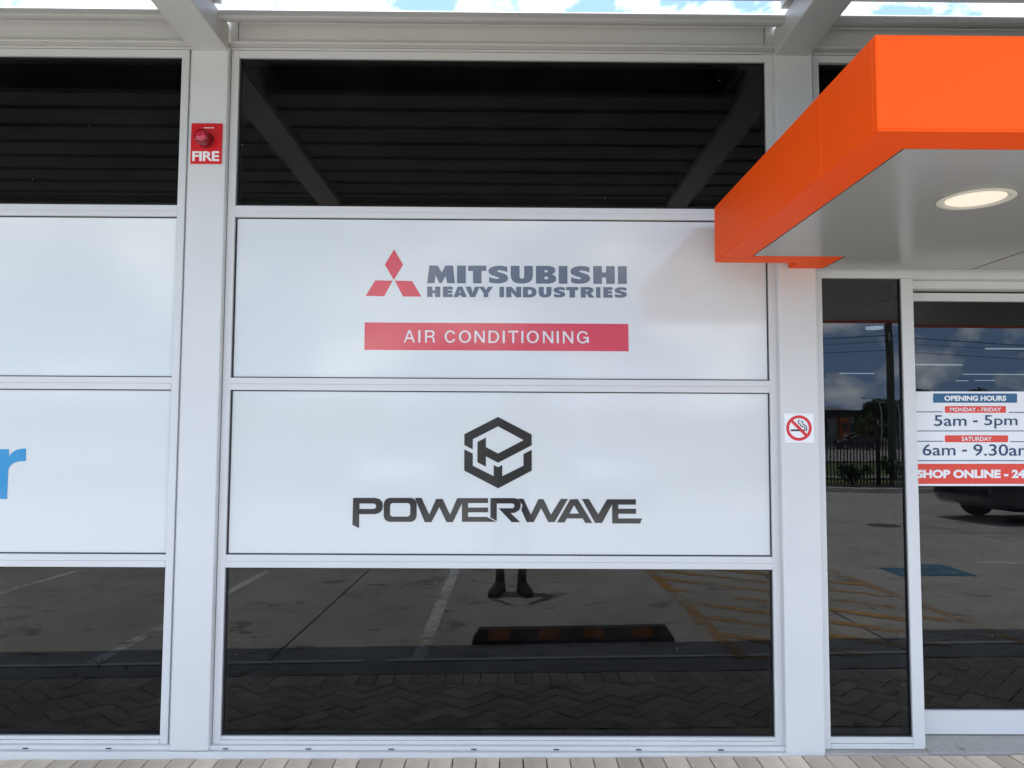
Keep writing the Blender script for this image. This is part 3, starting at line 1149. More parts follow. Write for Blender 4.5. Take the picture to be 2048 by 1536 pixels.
def downlight(cx, cy):
    d = empty('downlight', (cx, cy, CZ0), 'round lit downlight in the grey canopy soffit' if cx < 2 else 'lit downlight in the canopy soffit beyond the door', 'light', 'canopy downlights')
    p = MB()
    rings = []
    for r_, z in ((.108, CZ0 - .0035), (.110, CZ0 - .008), (.104, CZ0 - .011), (.092, CZ0 - .0095), (.084, CZ0 - .0045)):
        rings.append([(cx + r_ * math.cos(2 * math.pi * i / 36), cy + r_ * math.sin(2 * math.pi * i / 36), z) for i in range(36)])
    p.loft(rings, caps=False)
    p.build('trim_ring', M['downlight_trim'], d, smooth=True)
    p = MB()
    p.loft([[(cx + .085 * math.cos(2 * math.pi * i / 36), cy + .085 * math.sin(2 * math.pi * i / 36), CZ0 - z) for i in range(36)] for z in (.0036, .0055)])
    p.build('diffuser', M['downlight'], d)


downlight(1.468, -1.10)
# ------------------------------------------------------------------ window graphics
GY = -0.0035


def graphic(name, x0, x1, z0, z1, label):
    e = empty(name, ((x0 + x1) / 2, GY, z0), label, 'window graphic', 'white window films')
    p = MB()
    p.box(x0 + .006, x1 - .005, GY, GY + .0012, z0 + .005, z1 - .004)
    p.build('film', M['film'], e)
    return e


g1 = graphic('window_graphic', -1.235, 1.184, Z_B[1], Z_A[0], 'white window film with red diamond emblem, grey lettering and red band')
g2 = graphic('window_graphic', -1.235, 1.184, Z_C[1], Z_B[0], 'white window film with black hexagon emblem above black wide lettering')
g3 = graphic('window_graphic', -3.88, -1.497, Z_B[1], Z_A[0], 'plain white window film left of the column with the fire sign')
g4 = graphic('window_graphic', -3.88, -1.497, Z_C[1], Z_B[0], 'white window film with the end of a blue letter, far left')

# artwork 1
A1 = Art((0.0006094, 4.4e-06, -0.6686003), (4e-06, -0.0006145, 2.3273851), GY)
p = MB()
for poly in ([(252, 70), (320, 186), (252, 300), (184, 186)], [(113, 303), (243, 305), (181, 421), (44, 418)], [(259, 305), (388, 308), (457, 424), (321, 423)]):
    A1.shapes(p, [poly], .0015)
p.build('diamond_emblem', M['ink_red'], g1)
GS = [(0.96, 0.07), (0.8, 0.02), (0.6, 0), (0.4, 0.01), (0.2, 0.06), (0.06, 0.15), (0, 0.28), (0.03, 0.42), (0.14, 0.52), (0.35, 0.6), (0.52, 0.66), (0.56, 0.70), (0.5, 0.74), (0.38, 0.74), (0.2, 0.7), (0.04, 0.63), (0.04, 0.93), (0.2, 0.98), (0.42, 1), (0.62, 0.99), (0.82, 0.94), (0.95, 0.85), (1, 0.7), (0.96, 0.56), (0.85, 0.47), (0.65, 0.4), (0.48, 0.34), (0.43, 0.3), (0.48, 0.26), (0.6, 0.255), (0.78, 0.29), (0.96, 0.36)]
GLY = {
    'S': [GS],
    'U': [[(0, 0), (.4, 0), (.4, .62), (.43, .7), (.5, .73), (.58, .7), (.61, .62), (.61, 0), (1, 0), (1, .6), (.95, .8), (.82, .94), (.62, 1), (.38, 1), (.18, .94), (.05, .8), (0, .6)]],
    'B': [[(0, 0), (.62, 0), (.82, .04), (.94, .14), (.96, .27), (.9, .4), (.78, .48), (.92, .55), (1, .68), (.97, .84), (.85, .95), (.65, 1), (0, 1)], [(.42, .24), (.54, .24), (.6, .3), (.54, .37), (.42, .37)], [(.42, .6), (.56, .6), (.62, .67), (.56, .76), (.42, .76)]],
    'H': [[(0, 0), (.4, 0), (.4, .36), (.6, .36), (.6, 0), (1, 0), (1, 1), (.6, 1), (.6, .64), (.4, .64), (.4, 1), (0, 1)]],
    'M': [[(.08, 0), (.38, 0), (.525, .4), (.66, 0), (.93, 0), (1, 1), (.72, 1), (.67, .58), (.525, 1), (.445, 1), (.30, .54), (.265, 1), (0, 1)]],
    'T': [[(0, 0), (1, 0), (1, .3), (.73, .3), (.73, 1), (.27, 1), (.27, .3), (0, .3)]],
    'I': [[(0, 0), (1, 0), (1, 1), (0, 1)]],
    'E': [[(0, 0), (1, 0), (1, .28), (.5, .28), (.5, .37), (.95, .37), (.95, .62), (.5, .62), (.5, .72), (1, .72), (1, 1), (0, 1)]],
    'A': [[(.33, 0), (.67, 0), (1, 1), (.63, 1), (.58, .83), (.40, .83), (.35, 1), (0, 1)], [(.49, .3), (.55, .6), (.43, .6)]],
    'V': [[(0, 0), (.38, 0), (.52, .6), (.66, 0), (1, 0), (.68, 1), (.34, 1)]],
    'Y': [[(0, 0), (.37, 0), (.5, .32), (.65, 0), (1, 0), (.67, .62), (.67, 1), (.33, 1), (.33, .62)]],
    'N': [[(0, 0), (.36, 0), (.66, .5), (.66, 0), (1, 0), (1, 1), (.66, 1), (.34, .5), (.34, 1), (0, 1)]],
    'D': [[(0, 0), (.55, 0), (.8, .07), (.95, .25), (1, .5), (.95, .75), (.8, .93), (.55, 1), (0, 1)], [(.36, .27), (.5, .27), (.62, .36), (.66, .5), (.62, .64), (.5, .73), (.36, .73)]],
    'R': [[(0, 0), (.6, 0), (.8, .05), (.92, .17), (.94, .33), (.88, .48), (.74, .58), (1, 1), (.62, 1), (.42, .63), (.36, .63), (.36, 1), (0, 1)], [(.36, .25), (.5, .25), (.58, .31), (.5, .4), (.36, .4)]],
}


def row(art, mbk, items, y0, y1, tilt=0.0):
    for ch, x0, x1 in items:
        art.shapes(mbk, [[(x0 + (x1 - x0) * u, y0 + (y1 - y0) * v + tilt * (x0 - 500)) for u, v in poly] for poly in GLY[ch]], .0015)


p = MB()
row(A1, p, [('M', 500, 706), ('I', 722, 787), ('T', 805, 940), ('S', 955, 1103), ('U', 1122, 1287), ('B', 1310, 1462), ('I', 1480, 1545), ('S', 1567, 1715), ('H', 1738, 1898), ('I', 1922, 1988)], 192, 324, .0035)
row(A1, p, [('H', 500, 598), ('E', 617, 690), ('A', 695, 795), ('V', 785, 890), ('Y', 885, 990), ('I', 1038, 1072), ('N', 1088, 1200), ('D', 1213, 1315), ('U', 1330, 1425), ('S', 1440, 1528), ('T', 1535, 1625), ('R', 1643, 1745), ('I', 1757, 1790), ('E', 1812, 1880), ('S', 1895, 1988)], 349, 427, .0035)
p.build('lettering', M['ink_grey'], g1)
p = MB()
A1.shapes(p, [[(38, 615), (1995, 627), (1996, 830), (38, 818)]], .0012)
p.build('red_band', M['ink_red'], g1)


def arc_pts(cx, cy, rx, ry, a0, a1, n=18):
    return [(cx + rx * math.cos(R(a0 + (a1 - a0) * i_ / n)), cy + ry * math.sin(R(a0 + (a1 - a0) * i_ / n))) for i_ in range(n + 1)]


LIGHT = {
    'A': [[(.41, 0), (.59, 0), (1, 1), (.85, 1), (.74, .72), (.26, .72), (.15, 1), (0, 1)], [(.5, .14), (.69, .595), (.31, .595)]],
    'I': [[(0, 0), (1, 0), (1, 1), (0, 1)]],
    'R': [[(0, 0), (.62, 0), (.80, .04), (.91, .14), (.94, .27), (.91, .39), (.82, .48), (.72, .52), (.86, .58), (.91, .68), (.93, .88), (1, 1), (.81, 1), (.77, .88), (.75, .70), (.68, .60), (.57, .575), (.17, .575), (.17, 1), (0, 1)], [(.17, .125), (.58, .125), (.71, .17), (.76, .28), (.71, .40), (.58, .45), (.17, .45)]],
    'C': [arc_pts(.5, .5, .5, .51, -28, -332, 26) + arc_pts(.5, .5, .335, .385, -332, -28, 22)],
    'O': [arc_pts(.5, .5, .5, .51, 0, 350, 30), arc_pts(.5, .5, .335, .385, 0, 350, 26)],
    'N': [[(0, 0), (.19, 0), (.83, .76), (.83, 0), (1, 0), (1, 1), (.82, 1), (.17, .24), (.17, 1), (0, 1)]],
    'D': [[(0, 0)] + arc_pts(.45, .5, .55, .5, -90, 90, 16) + [(0, 1)], [(.17, .125)] + arc_pts(.45, .5, .38, .375, -90, 90, 14) + [(.17, .875)]],
    'T': [[(0, 0), (1, 0), (1, .13), (.59, .13), (.59, 1), (.41, 1), (.41, .13), (0, .13)]],
    'G': [arc_pts(.5, .5, .5, .51, -28, -295, 24) + [(.84, .86), (.88, .98), (1, .98), (1, .47), (.54, .47), (.54, .6), (.83, .6), (.80, .72)] + arc_pts(.5, .5, .335, .385, -300, -28, 20)],
}
for word in ([('A', 330, 412), ('I', 437, 452), ('R', 487, 562)],
             [('C', 632, 715), ('O', 737, 827), ('N', 853, 928), ('D', 957, 1035), ('I', 1062, 1077), ('T', 1102, 1178), ('I', 1200, 1215), ('O', 1240, 1330), ('N', 1360, 1437), ('I', 1462, 1478), ('N', 1508, 1585), ('G', 1612, 1700)]):
    p = MB()
    for ch, x0, x1 in word:
        A1.shapes(p, [[(x0 + (x1 - x0) * u, 674 + 90 * v + .0055 * (x0 - 330)) for u, v in poly] for poly in LIGHT[ch]], .0028)
    p.build('band_lettering', M['ink_white'], g1)

# artwork 2
A2 = Art((0.0006665, 4.3e-06, -0.7216007), (3.2e-06, -0.0006631, 1.5532924), GY)
p = MB()
A2.shapes(p, [[(800, 163), (1027, 46), (1253, 165), (1253, 238), (1027, 355), (945, 313), (945, 382), (888, 352), (888, 215), (945, 186), (945, 250), (1027, 293), (1198, 203), (1027, 110), (857, 197), (857, 266), (800, 237)]], .0015)
A2.shapes(p, [[(800, 265), (857, 293), (857, 375), (997, 445), (997, 370), (1027, 385), (1055, 370), (1055, 445), (1197, 375), (1197, 297), (1253, 268), (1253, 408), (1027, 527), (800, 408)]], .0015)
p.build('hexagon_emblem', M['ink_black'], g2)
p = MB()
for polys in (
    [[(58, 590), (205, 590), (235, 598), (253, 618), (258, 645), (252, 672), (235, 690), (208, 699), (100, 699), (100, 792), (55, 770)], [(101, 628), (195, 628), (208, 634), (213, 646), (208, 659), (195, 664), (101, 664)]],
    [rrect(263, 483, 590, 750, 42), rrect(305, 440, 625, 715, 20)],
    [[(470, 590), (515, 590), (567, 702), (612, 597), (656, 597), (706, 702), (753, 592), (960, 592), (960, 625), (826, 625), (826, 655), (960, 655), (960, 687), (826, 687), (826, 717), (950, 717), (1015, 750), (785, 750), (785, 628), (725, 752), (682, 752), (634, 652), (582, 752), (537, 752)]],
    [[(975, 592), (1140, 592), (1165, 600), (1178, 622), (1178, 650), (1168, 672), (1140, 690), (1110, 692), (1175, 752), (1118, 752), (1030, 660), (1125, 660), (1136, 650), (1136, 638), (1125, 628), (1018, 628), (1018, 745), (975, 722)]],
    [[(1163, 595), (1197, 597), (1246, 702), (1297, 599), (1331, 599), (1380, 702), (1447, 597), (1495, 597), (1405, 752), (1362, 752), (1315, 660), (1265, 752), (1218, 752), (1182, 670), (1190, 640)]],
    [[(1510, 600), (1560, 598), (1657, 758), (1610, 758), (1592, 728), (1487, 728), (1470, 755), (1420, 755)], [(1535, 640), (1568, 695), (1505, 695)]],
    [[(1588, 598), (1635, 598), (1697, 700), (1757, 600), (1950, 600), (1950, 636), (1832, 636), (1832, 663), (1950, 663), (1950, 697), (1832, 697), (1832, 728), (1990, 728), (1977, 762), (1790, 762), (1790, 635), (1722, 758), (1675, 758)]],
):
    A2.shapes(p, polys, .0015)
p.build('lettering', M['ink_black'], g2)

# artwork 4: the end of a blue word
A4 = Art((0.0005434, 2.44e-05, -2.2785703), (2.9e-06, -0.0005452, 1.8148392), GY)
p = MB()
arc = [(218, 810), (185, 811), (150, 817), (118, 832), (95, 852), (78, 876)]
arc2 = [(72, 985), (84, 955), (105, 935), (130, 921), (165, 913), (216, 912)]
A4.shapes(p, [[(-75, 815), (79, 815)] + arc[::-1] + arc2[::-1] + [(63, 1220), (-90, 1220)]], .0015)
p.build('lettering', M['ink_blue'], g4)

# opening hours on the door
A5 = Art((0.0003337, -1.05e-05, 1.8805498), (1.7e-06, -0.0003314, 1.7097875), .1035)
hrs = empty('opening_hours_decal', A5.to(900, 1480), 'white, blue and red opening hours decal on the sliding door glass', 'decal')
p = MB()
A5.shapes(p, [[(58, 160), (1772, 160), (1810, 1480), (98, 1480)]], 0)
p.build('backing', M['vinyl_white'], hrs)
p = MB()
A5.shapes(p, [rrect(325, 1505, 188, 318, 18)], .0008)
p.build('blue_label', M['vinyl_blue'], hrs)
for bx in ((492, 1347, 365, 460), (492, 1377, 775, 872)):
    p = MB()
    A5.shapes(p, [rrect(*bx, 14)], .0008)
    p.build('red_label', M['vinyl_red'], hrs)
p = MB()
A5.shapes(p, [[(92, 1172), (1790, 1172), (1798, 1452), (100, 1452)]], .0008)
p.build('red_band', M['vinyl_red'], hrs)
for x0, x1, y in ((65, 460, 447), (1387, 1780, 453), (75, 1780, 714), (80, 472, 858), (1402, 1785, 864), (88, 1788, 1130)):
    p = MB()
    A5.shapes(p, [[(x0, y - 6), (x1, y - 6), (x1, y + 6), (x0, y + 6)]], .0008)
    p.build('rule_line', M['vinyl_navy'], hrs)
for txt, bx, bold, mt in (('OPENING HOURS', (482, 1350, 218, 292), .045, 'vinyl_white'), ('MONDAY - FRIDAY', (563, 1278, 386, 442), .018, 'vinyl_white'),
                          ('SATURDAY', (725, 1145, 796, 854), .018, 'vinyl_white'), ('SHOP ONLINE - 24/7', (102, 1760, 1254, 1374), .05, 'vinyl_white'),
                          ('5am', (343, 795, 493, 645), .006, 'vinyl_navy'), ('-', (885, 950, 566, 592), 0, 'vinyl_navy'), ('5pm', (1043, 1508, 493, 680), .006, 'vinyl_navy'),
                          ('6am', (183, 640, 898, 1058), .006, 'vinyl_navy'), ('-', (733, 800, 976, 1002), 0, 'vinyl_navy'), ('9.30am', (890, 1715, 900, 1062), .006, 'vinyl_navy')):
    p = MB()
    A5.text(p, txt, bx, .0016, bold)
    p.build('lettering', M[mt], hrs)

# ------------------------------------------------------------------ fire indicator
AF = Art((0.0001536, 4.7e-06, -1.4595114), (1.2e-06, -0.0001574, 2.8694062), -.0575)
fs = empty('fire_sign', AF.to(640, 1360), 'red square fire indicator plate with round lamp on the left column', 'sign')
p = MB()
a, b = AF.to(165, 1362), AF.to(1112, 185)
p.box(a[0], b[0], -.0615, -.0556, a[2], b[2])
p.build('plate', M['sign_red'], fs, bevel=0.0015)
p = MB()
AF.text(p, 'FIRE', (230, 1018, 1005, 1290), .005, .03, .93)
p.build('lettering', M['sign_white'], fs)
# the lamp sticks out of the plate, so it is set further in than where its face shows
lx, lz = AF.to(640, 690)[0], AF.to(640, 690)[2]
p = MB()
rings = []
for r_, yy in ((.036, -.0616), (.0365, -.066), (.0335, -.070), (.033, -.115), (.031, -.121), (.0255, -.123)):
    rings.append([(lx + r_ * math.cos(2 * math.pi * i / 32), yy, lz + r_ * math.sin(2 * math.pi * i / 32)) for i in range(32)])
p.loft(rings)
p.build('lamp_housing', M['sign_dark_red'], fs, smooth=True)
p = MB()
rings = []
for r_, yy in ((.0245, -.1228), (.0225, -.1275), (.016, -.131), (.008, -.1325)):
    rings.append([(lx + r_ * math.cos(2 * math.pi * i / 28), yy, lz + r_ * math.sin(2 * math.pi * i / 28)) for i in range(28)])
p.loft(rings)
p.build('lamp_lens', M['lens_red'], fs, smooth=True)
p = MB()
AF.shapes(p, [[(560, 308), (870, 308), (870, 330), (560, 330)]], .005)
p.build('print_line', M['sign_white'], fs)

# ------------------------------------------------------------------ no smoking sign
AN = Art((0.0001158, -2.1e-06, 1.2037648), (6e-07, -0.0001153, 1.5733704), -.0575)
ns = empty('no_smoking_sign', AN.to(820, 1340), 'square white no smoking sticker with red ring on the right column', 'sign')
p = MB()
a, b = AN.to(270, 1345), AN.to(1375, 230)
p.box(a[0], b[0], -.0575, -.0555, a[2], b[2])
p.build('backing', M['vinyl_white'], ns)


def circ(cx, cy, r, n=48):
    return [(cx + r * math.cos(2 * math.pi * i / n), cy + r * math.sin(2 * math.pi * i / n)) for i in range(n)]


def stroke(pts, w):
    pts = [Vector(q) for q in pts]
    l_, r_ = [], []
    for i, q in enumerate(pts):
        d = (pts[min(i + 1, len(pts) - 1)] - pts[max(i - 1, 0)]).normalized()
        n_ = Vector((-d.y, d.x)) * w / 2
        l_.append(tuple(q + n_))
        r_.append(tuple(q - n_))
    return l_ + r_[::-1]


p = MB()
AN.shapes(p, [[(500, 840), (1018, 840), (1018, 910), (500, 910)]], .0008)
AN.shapes(p, [stroke([(1110, 910), (1108, 800), (1095, 720), (1060, 680), (1020, 665), (965, 660), (965, 620), (960, 570), (940, 540), (885, 518)], 36)], .0009)
AN.shapes(p, [stroke([(1045, 910), (1045, 800), (1030, 745), (990, 732), (910, 728), (878, 700), (868, 640), (820, 620), (788, 580), (790, 530), (815, 500), (855, 485)], 36)], .0009)
p.build('cigarette', M['black'], ns)
p = MB()
AN.shapes(p, [circ(815, 790, 490), circ(815, 790, 378)], .0012)
d = Vector((1, 1)).normalized()
AN.shapes(p, [stroke([tuple(Vector((815, 790)) - d * 420), tuple(Vector((815, 790)) + d * 420)], 112)], .0016)
p.build('ring', M['sign_red'], ns)
# little green mark sprayed on the concrete at the entrance
q = MB()
q.prism_y([(0, 0)] * 0 or [(1.462, .0), (1.478, .0), (1.478, .0005), (1.462, .0005)], -.045, -.032)
q.v = [(x, y_, .0825 + z) for x, y_, z in q.v]
q.build('survey_mark', M['green_chalk'], shop)


# ------------------------------------------------------------------ vegetation helpers
def leaf_cloud(mbk, centers, n, size, seed, flat=0.6):
    r_ = np.random.default_rng(seed)
    cs = np.array([c[:3] for c in centers])
    rad = np.array([c[3] for c in centers])
    idx = r_.integers(0, len(cs), n)
    d = r_.normal(size=(n, 3))
    d /= np.linalg.norm(d, axis=1)[:, None]
    rr = rad[idx] * (0.45 + 0.6 * r_.random(n))
    pos = cs[idx] + d * rr[:, None] * np.array([1, 1, flat])
    a = r_.normal(size=(n, 3))
    a /= np.linalg.norm(a, axis=1)[:, None]
    b = np.cross(a, r_.normal(size=(n, 3)))
    b /= np.linalg.norm(b, axis=1)[:, None]
    s_ = size * (0.6 + 0.8 * r_.random(n))[:, None]
    q0, q1, q2, q3 = pos - a * s_, pos + b * s_ * .5, pos + a * s_, pos - b * s_ * .5
    k = len(mbk.v)
    vv = np.stack([q0, q1, q2, q3], 1).reshape(-1, 3)
    mbk.v += [tuple(x) for x in vv.tolist()]
    mbk.f += [(k + 4 * i, k + 4 * i + 1, k + 4 * i + 2, k + 4 * i + 3) for i in range(n)]
    mbk.m += [0] * n


def tree(x, y, h, w, mat, label, seed, n=4200, size=.16, tall=False):
    r_ = random.Random(seed)
    e = empty('tree', (x, y, -.1), label, 'tree', 'trees beyond the fence')
    tr = MB()
    top = h * .72
    tr.tube([(x, y, -.15), (x + .08, y, h * .25), (x - .05, y + .05, h * .5), (x, y, top)], [h * .035, h * .028, h * .02, h * .008], 8)
    cl = []
    for k in range(15):
        a = r_.uniform(0, 6.28)
        zz = h * r_.uniform(.30, .93)
        k_ = (1 - ((zz / h - .52) / .5) ** 2)
        rr = w / 2 * max(.12, k_) * r_.uniform(.35, 1.0) * (.6 if tall else 1)
        cx, cy = x + rr * math.cos(a), y + rr * math.sin(a)
        cl.append((cx, cy, zz, w * r_.uniform(.13, .24)))
        tr.tube([(x, y, zz * .62), ((x + cx) / 2, (y + cy) / 2, zz * .86), (cx, cy, zz)], [h * .013, h * .009, h * .003], 5)
    tr.build('trunk', M['bark'], e)
    lf = MB()
    leaf_cloud(lf, cl, n, size, seed, .8)
    lf.build('crown', mat, e)
    return e


def shrub(x, y, h, w, mat, label, seed, n=500):
    r_ = random.Random(seed)
    z0 = .1
    e = empty('shrub', (x, y, z0), label, 'shrub', 'shrubs along the fence')
    st = MB()
    cl = []
    for k in range(7):
        a = r_.uniform(0, 6.28)
        rr = w / 2 * r_.uniform(.1, .8)
        cx, cy, cz = x + rr * math.cos(a), y + rr * math.sin(a) * .6, z0 + h * r_.uniform(.35, .85)
        cl.append((cx, cy, cz, w * r_.uniform(.14, .26)))
        st.tube([(x, y, z0 - .02), ((x + cx) / 2, (y + cy) / 2, (z0 + cz) / 2 + .03), (cx, cy, cz)], [.014, .01, .004], 5)
    st.build('stems', M['bark'], e)
    lf = MB()
    leaf_cloud(lf, cl, n, .055, seed, .8)
    lf.build('foliage', mat, e)


# ------------------------------------------------------------------ far side of the car park
# raised garden kerb with rounded return
mb = MB()
kp = [(-30, -16.2)] + [(7.4, -16.2), (8.1, -16.05), (8.6, -15.75), (9.2, -15.62), (10, -15.6), (30, -15.6)]
for (xa, ya), (xb, yb) in zip(kp[:-1], kp[1:]):
    za, zb = zg(xa, ya), zg(xb, yb)
    mb.add([(xa, ya, za - .05), (xb, yb, zb - .05), (xb, yb - .01, zb + .11), (xa, ya - .01, za + .11), (xa, ya - .15, za + .125), (xb, yb - .15, zb + .125), (xa, ya - .16, za - .05), (xb, yb - .16, zb - .05)],
           [(0, 1, 2, 3), (3, 2, 5, 4), (4, 5, 7, 6)])
mb.build('garden_kerb', M['concrete_lip'], kind='structure')
mb = MB()
for (xa, ya), (xb, yb) in zip(kp[:-1], kp[1:]):
    mb.quad((xa, ya - .12, .075), (xb, yb - .12, .075), (xb, -18.4, .06), (xa, -18.4, .06))
mb.build('garden_bed', M['soil'], kind='structure')
MB().quad((-90, -21.6, .02), (90, -21.6, .02), (90, -18.2, .03), (-90, -18.2, .03)).build('verge_near', M['grass'], kind='structure')
MB().quad((-90, -23.0, .03), (90, -23.0, .03), (90, -21.6, .025), (-90, -21.6, .025)).build('footpath', M['road_pale'], kind='structure')
MB().quad((-90, -35.5, .0), (90, -35.5, .0), (90, -23.0, .01), (-90, -23.0, .01)).build('verge', M['grass'], kind='structure')
MB().quad((-140, -75, -.05), (140, -75, -.05), (140, -35.5, -.01), (-140, -35.5, -.01)).build('road', M['road_pale'], kind='structure')

# fence: pickets are parts
FY = -17.3
fence = empty('fence', (5.5, FY, .06), 'long black steel picket fence behind the shrubs across the car park', 'fence')
pk = MB()
pk.box(-.0125, .0125, -.0125, .0125, .02, 1.30)
pk.add([(-.0125, -.0125, 1.30), (.0125, -.0125, 1.30), (.0125, .0125, 1.30), (-.0125, .0125, 1.30), (0, 0, 1.36)], [(0, 1, 4), (1, 2, 4), (2, 3, 4), (3, 0, 4)])
pk_o = pk.build('picket', M['black_steel'])
pk_me = pk_o.data
bpy.data.objects.remove(pk_o)
for i in range(300):
    o = bpy.data.objects.new('picket', pk_me)
    col.objects.link(o)
    o.parent = fence
    o.location = (-7.0 + i * .089 - 5.5, 0, 0)
for z in (.16, .62, 1.12):
    q = MB()
    q.box(-7.2, 19.8, FY - .02, FY + .02, .06 + z, .06 + z + .035)
    q.build('rail', M['black_steel'], fence)
for i in range(12):
    x = -7.02 + i * 2.44 - .02
    q = MB()
    q.box(x - .035, x + .035, FY - .035, FY + .035, .0, 1.52)
    q.box(x - .042, x + .042, FY - .042, FY + .042, 1.52, 1.545)
    q.build('post', M['black_steel'], fence)

ORD = 'first second third fourth fifth sixth seventh eighth ninth tenth eleventh twelfth thirteenth fourteenth fifteenth sixteenth seventeenth eighteenth nineteenth'.split()
for i in range(19):
    x = -7.5 + i * 1.28 + random.uniform(-.3, .3)
    shrub(x, -16.75 + random.uniform(-.2, .15), random.uniform(.35, .75), random.uniform(.8, 1.3), M[('leaf', 'leaf2', 'leaf')[i % 3]],
          '%s low leafy shrub from the left at the foot of the picket fence' % ORD[i], 100 + i)

# power pole with wires
pl = empty('power_pole', (12.36, -21.1, 0), 'tall timber power pole rising behind the picket fence', 'pole')
q = MB()
q.tube([(12.36, -21.1, -.2), (12.34, -21.1, 3), (12.30, -21.1, 6), (12.27, -21.1, 9.2)], [.125, .115, .105, .095], 12)
q.build('shaft', M['pole'], pl)
q = MB()
q.box(11.25, 13.35, -21.26, -21.16, 8.3, 8.42)
q.build('cross_arm', M['pole'], pl)
for z, sag, t in ((4.62, .55, .012), (4.42, .5, .007), (4.15, .5, .008)):
    for sgn, xe in ((-1, -30), (1, 52)):
        pts = []
        for k in range(13):
            u = k / 12
            pts.append((12.33 + (xe - 12.33) * u, -21.0 - 1.0 * u, z + (0.7 if z < 4.5 else .2) * u * 0 - sag * 4 * u * (1 - u) * 1.2))
        q = MB()
        q.tube(pts, t, 5)
        q.build('wire', M['black_steel'], pl)
q = MB()
q.box(12.25, 12.29, -21.02, -20.95, 4.45, 4.7)
q.build('insulator', M['galv'], pl)

# street lamps far off
for x, y, h in ((33.5, -65, 4.6), (37.2, -69, 4.4)):
    e = empty('street_lamp', (x, y, -.05), 'thin grey street lamp with curved arm in front of the %s trees' % ('left hand' if x < 35 else 'right hand'), 'street lamp', 'street lamps on the far road')
    q = MB()
    q.tube([(x, y, -.1), (x, y, h * .75), (x - .15, y, h * .92), (x - .6, y, h), (x - 1.3, y, h + .03)], [.07, .06, .05, .045, .04], 8)
    q.build('mast', M['galv'], e)
    q = MB()
    q.box(x - 1.75, x - 1.25, y - .1, y + .1, h - .02, h + .07)
    q.build('lamp_head', M['galv'], e)

# trees
tree(36.2, -72, 5.2, 3.4, M['leaf2'], 'bushy dark green tree at the left of the clump behind the pole', 21, 5200, .15)
tree(39.6, -74, 5.0, 4.4, M['leaf'], 'rounded green tree right behind the power pole', 22, 5200, .15)
tree(32.6, -66, 3.3, 1.9, M['leaf3'], 'small olive green tree beside the grey far building', 23, 3500, .13)
tree(45.0, -78, 5.8, 6.0, M['leaf'], 'wide green tree right of the power pole', 24, 4500, .17)
tree(52, -80, 6.4, 7.0, M['leaf2'], 'large dark tree furthest right beyond the fence', 25, 4500, .18)
tree(-30, -78, 6.5, 7.0, M['leaf2'], 'large dark tree furthest left across the road', 26, 4500, .18)
tree(-14, -74, 5.0, 5.5, M['leaf3'], 'olive tree left of the middle across the road', 27, 4000, .17)
tree(2, -76, 5.6, 6.0, M['leaf'], 'green tree straight across the road from the shop window', 28, 4000, .17)

# far building: grey hall with red entrance bay
fb = empty('far_warehouse', (36, -108, -.3), 'grey warehouse with red entrance bay and pale roof edge beyond the road', 'building')
q = MB()
q.box(12, 50.6, -125, -107, -.32, 4.25)
q.build('wall', M['wall_grey'], fb)
q = MB()
q.prism_x([(-106.6, 4.25), (-106.6, 4.5), (-116, 5.6), (-125.4, 4.5), (-125.4, 4.25)], 11.6, 50.9)
q.build('roof', M['roof_grey'], fb)
q = MB()
q.box(18, 50.95, -106.59, -106.45, 4.22, 4.45)
q.build('roof_edge', M['wall_pale'], fb)
q = MB()
q.box(47.7, 49.0, -106.99, -106.2, -.3, 4.0)
q.build('entrance_bay', M['brick_red'], fb)
q = MB()
q.box(48.0, 48.7, -106.195, -106.1, 1.9, 3.0)
q.build('window', M['far_window'], fb)
q = MB()
q.box(48.0, 48.8, -106.195, -106.1, .5, 1.3)
q.build('sign_board', M['wall_pale'], fb)
for x in (49.3, 44.2, 40, 36, 32, 28, 24, 20):
    q = MB()
    q.box(x, x + (1.0 if x > 49 else 2.2), -106.99, -106.9, 1.7, 2.9)
    q.build('window', M['far_window'], fb)
q = MB()
q.box(33, 46.0, -106.99, -106.9, -.3, 1.5)
q.build('wall_panel', M['wall_pale'], fb)
# carport roof in front of it
cp = empty('carport', (35, -80, -.1), 'dark flat carport roof on posts left of the red far bay', 'carport')
q = MB()
q.prism_x([(-84, 3.0), (-84, 3.35), (-72, 3.75), (-72, 3.3)], 20, 36.5)
q.build('roof', M['black_steel'], cp)
for x in (21, 28.5, 36):
    for y in (-73, -83):
        q = MB()
        q.box(x - .08, x + .08, y - .08, y + .08, -.3, 3.2)
        q.build('post', M['black_steel'], cp)
# more far buildings to close the horizon on the other side
for (x0, x1, y, h, mt, lab) in ((-70, -20, -100, 5.0, 'wall_pale', 'long pale shed on the far left across the road'), (-16, 10, -112, 4.6, 'wall_grey', 'low grey shed straight across the road'), (58, 110, -105, 5.5, 'wall_pale', 'pale industrial shed on the far right across the road')):
    e = empty('far_shed', ((x0 + x1) / 2, y, -.3), lab, 'building', 'far sheds across the road')
    q = MB()
    q.box(x0, x1, y - 15, y, -.32, h)
    q.build('wall', M[mt], e)
    q = MB()
    q.prism_x([(y + .5, h), (y + .5, h + .25), (y - 7.5, h + 1.2), (y - 15.5, h + .25), (y - 15.5, h)], x0 - .4, x1 + .4)
    q.build('roof', M['roof_grey'], e)
    k = x0 + 2
    while k < x1 - 4:
        q = MB()
        q.box(k, k + 3, y + .001, y + .06, -.3, 3.1)
        q.build('roller_door', M['roof_grey'], e)
        k += 8


